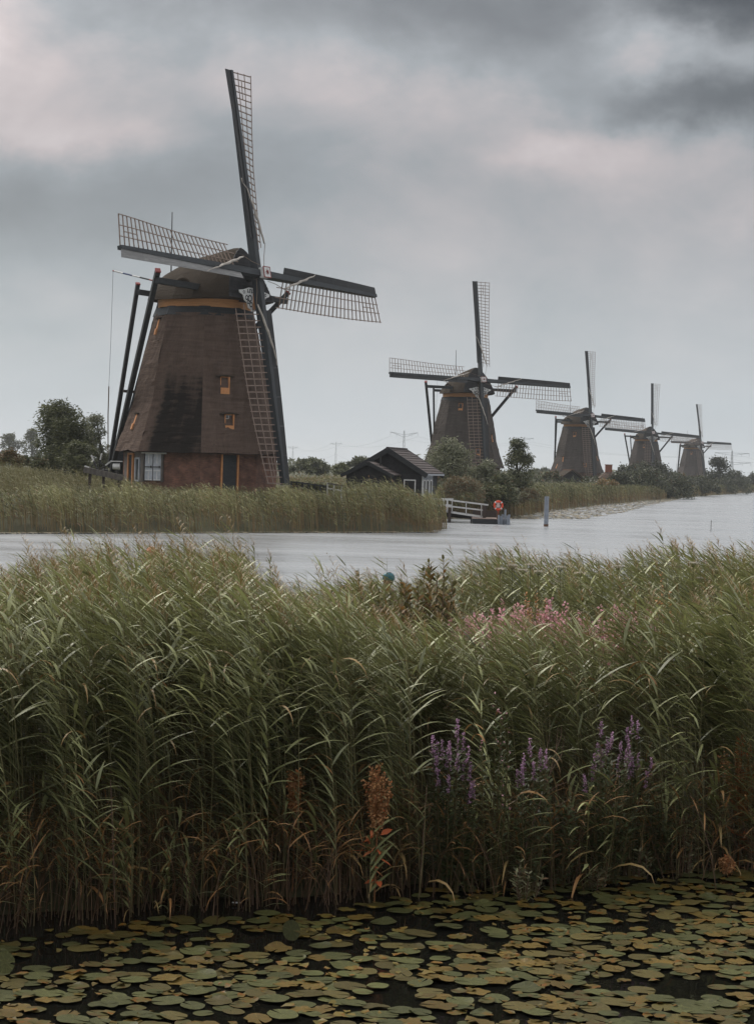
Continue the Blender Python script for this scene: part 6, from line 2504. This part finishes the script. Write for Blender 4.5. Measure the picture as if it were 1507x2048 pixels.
# willow scrub in the middle, against the water
for px, D, pyt, wpx, ns, seed, lab in [
        (678, 25, 1096, 26, 4, 91, "upright willow shoots against the water, leftmost"),
        (734, 24.5, 1104, 34, 5, 92, "upright willow shoots right of the leftmost ones"),
        (795, 25, 1112, 40, 6, 93, "willow shoots left of the big willow shrub"),
        (862, 21, 1108, 124, 46, 94, "big olive willow shrub in the middle of the reeds"),
        (905, 21.5, 1086, 50, 14, 95, "tallest willow shoots at the right side of the willow shrub"),
        (775, 23, 1142, 84, 16, 97, "low willow in front of the helmeted walker"),
        (771, 27, 1146, 64, 14, 98, "small dense willow right before the helmeted walker"),
        (815, 20, 1160, 110, 30, 96, "brownish low willow in front of the big willow shrub")]:
    x = (px - 753.5) / F * D
    b_ = Vector((x, D, float(ground_z(x, D))))
    herb("willow_shrub", lab, "willow", b_, top_z(px, pyt, D) - b_.z, wpx / 2 * D / F, ns, "shrub_leaf", 0.13, 0.038, 58, seed, lean=-0.02, stem_r=0.008, dry=0.22 if seed in (94, 96) else 0.1, leaf_t0=0.35, up=1.2, stem_m="twig", tone=(0.05, 0.9))

# mixed weeds that break up the far edge of the reeds
wr = np.random.default_rng(321)
for i, (px, pyt) in enumerate([(60, 1150), (150, 1128), (215, 1108), (268, 1098), (352, 1092), (408, 1100), (452, 1096), (498, 1108), (548, 1150), (590, 1172), (640, 1178), (960, 1128), (1010, 1118), (1090, 1130), (1180, 1128), (1265, 1130), (1350, 1118), (1440, 1116)]):
    D = float(wr.uniform(20, 26))
    x = (px - 753.5) / F * D
    b_ = Vector((x, D, float(ground_z(x, D))))
    rusty = i % 3 == 1
    herb("tall_weed", ("rusty" if rusty else "yellow-green") + " leafy weed among the reed tops " + ("near the left edge" if px < 180 else "below the largest windmill's left side" if px < 380 else "below the largest windmill's right side" if px < 570 else "at the gap left of the willow scrub" if px < 700 else "behind the pink flower patch" if px < 1220 else "among the dark reeds at the right"),
         "weed", b_, top_z(px, pyt, D) - b_.z, float(wr.uniform(0.12, 0.24)), 7, "dock" if rusty else "shrub_leaf", 0.10 if not rusty else 0.05, 0.024, 46, 700 + i, lean=-0.06, leaf_t0=0.45, dry=0.12, up=1.0, group="weeds among the reed tops", tone=(0.15, 1))

# pink willowherb meadow: each plant a thing
r = np.random.default_rng(5)
SPOTS = [(px, py) for px, py in zip(r.uniform(930, 1310, 46), r.uniform(1168, 1222, 46))] + [(px, py) for px, py in zip(r.uniform(430, 720, 9), r.uniform(1165, 1215, 9))]
proto = []
for k in range(4):
    o = herb("pink_willowherb", "pink flowering willowherb in the flower patch amid the reeds", "flower", (0, 0, 0), 1.75, 0.2, 7, "shrub_leaf", 0.10, 0.02, 34, 500 + k, "pink", 0.30, 24, 0.036, 7, "pink willowherbs in the flower patch", 0.08, tone=(0.1, 0.8))
    proto.append(o)


def copy_tree(o, parent=None):
    c = o.copy()
    COL.objects.link(c)
    c.parent = parent
    for ch in o.children:
        copy_tree(ch, c)
    return c


for i, (px, py) in enumerate(SPOTS):
    D = float(r.uniform(19.5, 24.5))
    p = at(px, py, D)
    o = proto[i] if i < 4 else copy_tree(proto[i % 4])
    g = float(ground_z(p.x, D))
    o["label"] = "pink flowering willowherb in the flower patch " + ("at its left end" if px < 1060 else "in its middle" if px < 1190 else "at its right end") + " behind the reeds" if px > 800 else "pale pink willowherb among reeds left of the willow scrub"
    o.location = (p.x, D, g)
    o.scale = (1, 1, (p.z - g) / 1.75)
    o.rotation_euler = (0, 0, float(r.uniform(0, 6.28)))

# white umbels
for i, (px, py) in enumerate([(1000, 1138), (1024, 1131), (1045, 1140), (1076, 1143), (1060, 1129), (1120, 1134), (1160, 1146), (1205, 1140), (1235, 1132), (1385, 1126), (1398, 1156), (1432, 1140)]):
    D = 24 + (i % 4) * 0.6
    p = at(px, py, D)
    g = float(ground_z(p.x, D))
    root = empty("hogweed", (p.x, D, g))
    tag(root, "white flat-topped hogweed flower " + ("behind the left end of the pink flowers" if px < 1090 else "behind the right end of the pink flowers" if px < 1300 else "right of the pink flowers among dark reeds"), "flower", "white umbels behind the pink flowers")
    b = MB()
    hh = p.z - g
    b.tube([(0, 0, -0.05), (0.02, 0, hh * .5), (0, 0, hh - 0.06)], [.007, .006, .004], 5)
    rr = np.random.default_rng(900 + i)
    C_ = []
    for k in range(14):
        a, q = k * 2.4, 0.075 * math.sqrt((k + .5) / 14)
        e_ = Vector((q * math.cos(a), q * math.sin(a), hh + 0.01 - q * q * 2))
        b.tube([(0, 0, hh - 0.06), e_], [.0025, .0015], 3, False)
        C_.append(e_)
    me = b.mesh("stem", M["reed_stem"])
    link_mesh("stem", me, root)
    P_ = np.repeat(np.array([tuple(c) for c in C_]), 9, 0) + rr.normal(0, 0.009, (126, 3)) * np.array([1, 1, .4])
    v, q = leaf_cards(P_, 0.014 * np.ones(126), 0.012, rr)
    link_mesh("umbel", np_mesh("umbel", v, q, M["umbel"], {"tone": np.repeat(rr.random(126), 4), "dry": np.zeros(504)}), root)
# ------------------------------------------------------------------ two people on the path behind the reeds


def person(px, D, py_top, label, cap_mat, top_mat, helmet=False, face=0.0, seed=0):
    top = at(px, py_top, D)
    g = float(ground_z(top.x, D)) + 0.03
    h = (top.z - g) * (0.985 if not helmet else 0.97)
    s = h / 1.75
    root = empty("person", (top.x, D, g), face)
    tag(root, label, "person")
    V_, E_, R_ = [], [], []

    def jt(p, r, parent=None):
        V_.append(tuple(c * s for c in p))
        R_.append(r * s)
        if parent is not None:
            E_.append((parent, len(V_) - 1))
        return len(V_) - 1
    pel = jt((0, 0, 0.95), 0.145)
    wa = jt((0, -0.01, 1.10), 0.13, pel)
    ch = jt((0, -0.01, 1.30), 0.155, wa)
    nb = jt((0, 0, 1.46), 0.075, ch)
    nk = jt((0, -0.01, 1.53), 0.056, nb)
    for sx in (-1, 1):
        sh = jt((sx * 0.185, 0, 1.42), 0.062, ch)
        el = jt((sx * 0.25, 0.03, 1.14), 0.044, sh)
        wr = jt((sx * 0.24, -0.12, 0.93), 0.028, el)
        pm = jt((sx * 0.235, -0.16, 0.87), 0.030, wr)
        for f in range(4):
            k = jt((sx * (0.235 + 0.022 * (f - 1.5)), -0.185, 0.81), 0.009, pm)
            jt((sx * (0.235 + 0.022 * (f - 1.5)), -0.175, 0.77 + 0.006 * abs(f - 1)), 0.007, k)
        k = jt((sx * 0.20, -0.185, 0.85), 0.010, pm)
        jt((sx * 0.19, -0.205, 0.82), 0.008, k)
        hp = jt((sx * 0.10, 0, 0.88), 0.098, pel)
        step = 0.10 * sx
        kn = jt((sx * 0.105, -0.02 - step * 0.6, 0.49), 0.062, hp)
        an = jt((sx * 0.10, 0.03 - step, 0.09), 0.042, kn)
        jt((sx * 0.11, -0.13 - step, 0.04), 0.036, an)
    me = bpy.data.meshes.new("body")
    me.from_pydata(V_, E_, [])
    me.materials.append(M["skin"])
    bo = link_mesh("body", me, root)
    bo.modifiers.new("skin", 'SKIN')
    for v, r_ in zip(me.skin_vertices[0].data, R_):
        v.radius = (r_, r_ * 0.85)
    me.skin_vertices[0].data[0].use_root = True
    sub = bo.modifiers.new("sub", 'SUBSURF')
    sub.levels = sub.render_levels = 1

    def skinned(name, idx, grow, m, extra=()):
        mp_ = {j: k for k, j in enumerate(idx)}
        me2 = bpy.data.meshes.new(name)
        me2.from_pydata([V_[j] for j in idx], [(mp_[a], mp_[b]) for a, b in E_ if a in mp_ and b in mp_], [])
        me2.materials.append(m)
        o = link_mesh(name, me2, root)
        o.modifiers.new("skin", 'SKIN')
        for v, j in zip(me2.skin_vertices[0].data, idx):
            v.radius = (R_[j] + grow * s, (R_[j] + grow * s) * 0.88)
        me2.skin_vertices[0].data[0].use_root = True
        q = o.modifiers.new("sub", 'SUBSURF')
        q.levels = q.render_levels = 1
        return o
    stp = 19      # joints per side
    a0 = 5
    arms = [a0, a0 + 1, a0 + 2, a0 + stp, a0 + stp + 1, a0 + stp + 2]
    n_arm = 4 + 8 + 2
    legs = []
    for sd_ in (0, 1):
        o = a0 + sd_ * 18
        legs += [o + 14, o + 15, o + 16]
    arms = [a0, a0 + 1, a0 + 2, a0 + 18, a0 + 19, a0 + 20]
    skinned("jacket", [0, 1, 2, 3] + arms, 0.018, top_mat)
    skinned("trousers", [0] + legs, 0.016, M["trouser"])
    # head: skull with brow, nose, chin and ears
    hb_ = bmesh.new()
    bmesh.ops.create_uvsphere(hb_, u_segments=20, v_segments=14, radius=1)
    for v in hb_.verts:
        x, y, z = v.co
        fx = 0.076 * (1 - 0.16 * max(0, -z))
        fy = 0.096
        v.co = (x * fx, y * fy - (0.012 if z < -0.2 and y < 0 else 0), z * 0.118)
    for v in hb_.verts:
        if v.co.y < -0.082 and abs(v.co.x) < 0.018 and -0.03 < v.co.z < 0.02:
            v.co.y -= 0.018
    hm = bpy.data.meshes.new("head")
    hb_.to_mesh(hm)
    hb_.free()
    hm.materials.append(M["skin"])
    hm.polygons.foreach_set("use_smooth", [True] * len(hm.polygons))
    ho = link_mesh("head", hm, root, Matrix.Translation((0, -0.015 * s, 1.632 * s)) @ Matrix.Scale(s, 4))
    for sx in (-1, 1):
        b = MB()
        b.tube([(sx * 0.076, 0.0, -0.025), (sx * 0.088, 0.008, 0.0), (sx * 0.08, 0.005, 0.028)], [.01, .014, .01], 6)
        b.build("ear", M["skin"], ho, smooth=True)
        b = MB()
        b.tube([(sx * 0.03, -0.082, 0.012), (sx * 0.03, -0.092, 0.012)], [.012, .007], 8)
        b.build("eye", M["black_wood"], ho)
    b = MB()
    b.tube([(-0.022, -0.098, -0.055), (0, -0.103, -0.057), (0.022, -0.098, -0.055)], [.003, .006, .003], 6)
    b.build("mouth", M["red"], ho)
    # hair below the cap
    b = MB()
    n = 18
    ps, fs = [], []
    for zz, k in ((0.03, 1.05), (-0.02, 1.06), (-0.065, 0.98)):
        for i in range(n + 1):
            a = lerp(-0.15, math.pi + 0.15, i / n)
            ps.append((0.078 * k * math.cos(a), 0.098 * k * math.sin(a), zz))
    for j in range(2):
        for i in range(n):
            fs.append((j * (n + 1) + i, j * (n + 1) + i + 1, (j + 1) * (n + 1) + i + 1, (j + 1) * (n + 1) + i))
    b.add(ps, fs)
    b.build("hair", M["hair"], ho)
    # cap or helmet
    b = MB()
    n = 20
    ps, fs = [], []
    prof = [(1.10, 0.012), (1.12, 0.05), (1.02, 0.095), (0.72, 0.132), (0.35, 0.148), (0.02, 0.152)]
    if helmet:
        prof = [(1.28, 0.02), (1.34, 0.06), (1.22, 0.115), (0.88, 0.155), (0.45, 0.175), (0.02, 0.18)]
    for k, z in prof:
        for i in range(n):
            a = 2 * math.pi * i / n
            ps.append((0.078 * k * math.cos(a), 0.1 * k * math.sin(a), z))
    for j in range(len(prof) - 1):
        for i in range(n):
            fs.append((j * n + i, j * n + (i + 1) % n, (j + 1) * n + (i + 1) % n, (j + 1) * n + i))
    b.add(ps, fs)
    if not helmet:      # peak
        m = 9
        pp, ff = [], []
        for i in range(m):
            a = math.pi + math.pi * (i + 0.5) / m
            pp += [(0.086 * math.cos(a), 0.108 * math.sin(a), 0.016), (0.088 * math.cos(a), 0.108 * math.sin(a) - 0.065 * math.sin(math.pi * (i + .5) / m), 0.004)]
        for i in range(m - 1):
            ff.append((2 * i, 2 * i + 2, 2 * i + 3, 2 * i + 1))
        b.add(pp, ff)
    co = b.build("helmet" if helmet else "cap", cap_mat, ho, smooth=True)
    if helmet:
        for i in range(3):
            b = MB()
            x = (i - 1) * 0.038
            b.tube([(x, -0.115, 0.10), (x, -0.06, 0.160), (x, 0.02, 0.172), (x, 0.09, 0.135)], 0.010, 6)
            b.build("vent", M["black_wood"], co)
    return root


person(304, 28.9, 1094, "person in a peach cap and blue patterned jacket behind the reeds", M["peach"], M["jacket"], False, R(200))
person(778, 29.4, 1145, "person in a teal helmet mostly hidden behind the willow shrub", M["teal"], M["pink_cloth"], True, R(-60), 1)
# ------------------------------------------------------------------ lily pads on the pond


def pad_mesh(name, seed, m, ragged=0.0, cup=0.0):
    r = random.Random(seed)
    curl, ca = (r.uniform(0.12, 0.3) if seed % 3 == 0 else 0.0), r.uniform(0, 6.28)
    n = 20
    notch = 0.10
    V_, F_ = [(0, 0, 0.0)], []
    ph = [r.uniform(0, 6.28) for _ in range(4)]
    for ring, q in ((1, 0.6), (2, 1.0)):
        for i in range(n + 1):
            a = lerp(notch, 2 * math.pi - notch, i / n)
            rad = q * (1 + 0.035 * math.sin(2 * a + ph[0]) + 0.02 * math.sin(5 * a + ph[1]))
            rad *= 1 + 0.10 * math.cos(2 * a)
            if i in (0, n):
                rad *= 1.04
            if ring == 2:
                rad *= 1 - ragged * r.uniform(0, 1) ** 2.2
            z = 0.05 * q * math.sin(3 * a + ph[2]) * (0.35 + ragged) + (cup * q ** 2) + (0.12 * ragged * r.uniform(-1, 1) if ring == 2 else 0) + 0.008 * q + (curl * max(0.0, math.cos(a - ca)) ** 6 if ring == 2 else 0)
            V_.append((rad * math.cos(a) - 0.10 * q, rad * math.sin(a), z))
    for i in range(n):
        F_.append((0, 1 + i, 2 + i))
        F_.append((1 + i, 1 + n + 1 + i, 2 + n + 1 + i, 2 + i))
    me = bpy.data.meshes.new(name)
    me.from_pydata(V_, [], F_)
    me.materials.append(m)
    me.polygons.foreach_set("use_smooth", [True] * len(me.polygons))
    return me


KINDS_ = [("green lily pad floating flat among the others on the pond", [pad_mesh("lily_pad", 10 + i, M["pad_green"], 0.03, 0.015) for i in range(5)]),
          ("spotted olive lily pad floating flat among the others on the pond", [pad_mesh("lily_pad", 20 + i, M["pad_olive"], 0.07, 0.0) for i in range(5)]),
          ("ragged brown withering lily pad among the green ones on the pond", [pad_mesh("lily_pad", 30 + i, M["pad_brown"], 0.26, 0.01) for i in range(5)])]
r = random.Random(42)
pads = []
tries = 0
nrm = np.random.default_rng(4)


def pad_density(px, py, X, Y):
    e_ = float(front_edge(X)) - Y
    d_ = 0.5 + 0.5 * math.sin(X * 2.1 + 0.8 * math.sin(Y * 2.7)) * math.cos(Y * 3.3 + X * 0.9)
    lim = np.interp(px, [0, 300, 520, 700, 900, 1507], [0.35, 0.45, 0.35, 0.25, 0.15, -0.05])
    if e_ < lim:
        return 0.0
    base_ = np.interp(px, [0, 350, 700, 1100, 1507], [0.5, 0.6, 0.75, 0.84, 0.88])
    return base_ * (0.08 + 0.92 * d_) * np.interp(e_ - lim, [0, 0.5, 1.2], [0.4, 0.8, 1])


while len(pads) < 760 and tries < 90000:
    tries += 1
    Y = 11.3 + 6.0 * r.random()
    X = r.uniform(-1, 1) * (Y * 0.2093 + 0.12)
    px = 753.5 + X / Y * F
    if r.random() > pad_density(px, 0, X, Y):
        continue
    rad = r.choice([r.uniform(0.045, 0.08), r.uniform(0.07, 0.105), r.uniform(0.085, 0.118)])
    # overlaps happen, but not one pad right on another
    if any((X - a) ** 2 + (Y - b) ** 2 < (0.60 * (rad + c)) ** 2 for a, b, c, _ in pads):
        continue
    pads.append((X, Y, rad, r.random()))


def in_frame(p):
    px = 753.5 + p[0] / p[1] * F
    py = HZN + HC / p[1] * F
    return -25 < px < 1532 and py < 2062


inside = sorted([p for p in pads if in_frame(p)], key=lambda p: p[1] / p[2])
tilt_z = 0
rest = inside[298:] + [p for p in pads if not in_frame(p)]
RV, RF, RM = [], [], []
for i, (X, Y, rad, k) in enumerate(rest):
    kind = 0 if k < 0.42 else (1 if k < 0.72 else 2)
    me = KINDS_[kind][1][i % 5]
    b0, a0, zz = len(RV), r.choice([0, math.pi]) + r.gauss(0, 0.55), 0.004 + 0.016 * r.random()
    RV += [(X + rad * (v.co.x * math.cos(a0) - v.co.y * math.sin(a0)), Y + rad * (v.co.x * math.sin(a0) + v.co.y * math.cos(a0)), zz + rad * v.co.z) for v in me.vertices]
    for p in me.polygons:
        RF.append(tuple(b0 + j for j in p.vertices))
        RM.append(kind)
me = bpy.data.meshes.new("lily_pads")
me.from_pydata(RV, [], RF)
for nm in ("pad_green", "pad_olive", "pad_brown"):
    me.materials.append(M[nm])
me.polygons.foreach_set("material_index", RM)
tag(link_mesh("lily_pads", me), kind="stuff")
for i, (X, Y, rad, k) in enumerate(inside[:298]):
    kind = 0 if k < 0.42 else (1 if k < 0.72 else 2)
    lab, meshes = KINDS_[kind]
    o = link_mesh("lily_pad", meshes[i % 5])
    ppx, ppy = 753.5 + X / Y * F, HZN + HC / Y * F
    size = "small" if rad < 0.085 else ("large" if rad > 0.103 else "middling")
    look = ("plain green", "spotted olive", "ragged brown")[kind]
    col_ = "at the left" if ppx < 380 else "left of the middle" if ppx < 754 else "right of the middle" if ppx < 1130 else "at the right"
    row_ = "close to the reeds" if ppy < 1860 else "halfway to the reeds" if ppy < 1960 else "near the bottom of the view"
    tag(o, f"{size} {look} lily pad {row_}, {col_}", "lily pad", "lily pads on the pond")
    o.location = (X, Y, 0.004 + 0.016 * r.random())
    o.scale = (rad, rad, rad)
    o.rotation_euler = (r.gauss(0, 0.015), r.gauss(0, 0.02), r.choice([0, math.pi]) + r.gauss(0, 0.55))
# the leaf standing on edge and its like
for px, py, tl, lab in ((584, 1861, 1.25, "bright green lily pad standing on edge above the water"), (12, 1925, 1.1, "half-folded green lily pad raised at the left edge")):
    p = on_level(px, py, 0.10)
    o = link_mesh("lily_pad", KINDS_[0][1][1])
    tag(o, lab, "lily pad", "raised lily pads")
    o.location = p
    o.scale = (0.065, 0.085, 0.07)
    o.rotation_euler = (tl, 0.2, 0.3)
p = on_level(474, 1806, 0.02)
o = link_mesh("floating_petal", pad_mesh("floating_petal", 77, M["white"], 0.15, 0.1))
tag(o, "pale pinkish floating leaf scrap in front of the reeds", "leaf")
o.location = p
o.scale = (0.035,) * 3
# small scraps of rotting leaf, and pads that lie outside the picture, each as one mass
V_, F_ = [], []
for i in range(420):
    while True:
        Y = 11.2 + 5.6 * r.random()
        X = r.uniform(-1, 1) * (Y * 0.22)
        if r.random() < pad_density(753.5 + X / Y * F, 0, X, Y):
            break
    b = len(V_)
    s_ = r.uniform(0.015, 0.055)
    for k in range(6):
        a = k * math.pi / 3
        V_.append((X + s_ * r.uniform(.4, 1.3) * math.cos(a), Y + s_ * r.uniform(.4, 1.3) * math.sin(a), 0.006 + r.uniform(0, 0.022)))
    F_.append((b, b + 1, b + 2, b + 3))
    F_.append((b, b + 3, b + 4, b + 5))
b = MB()
b.v, b.f = V_, F_
tag(b.build("leaf_scraps", M["pad_brown"]), kind="stuff")
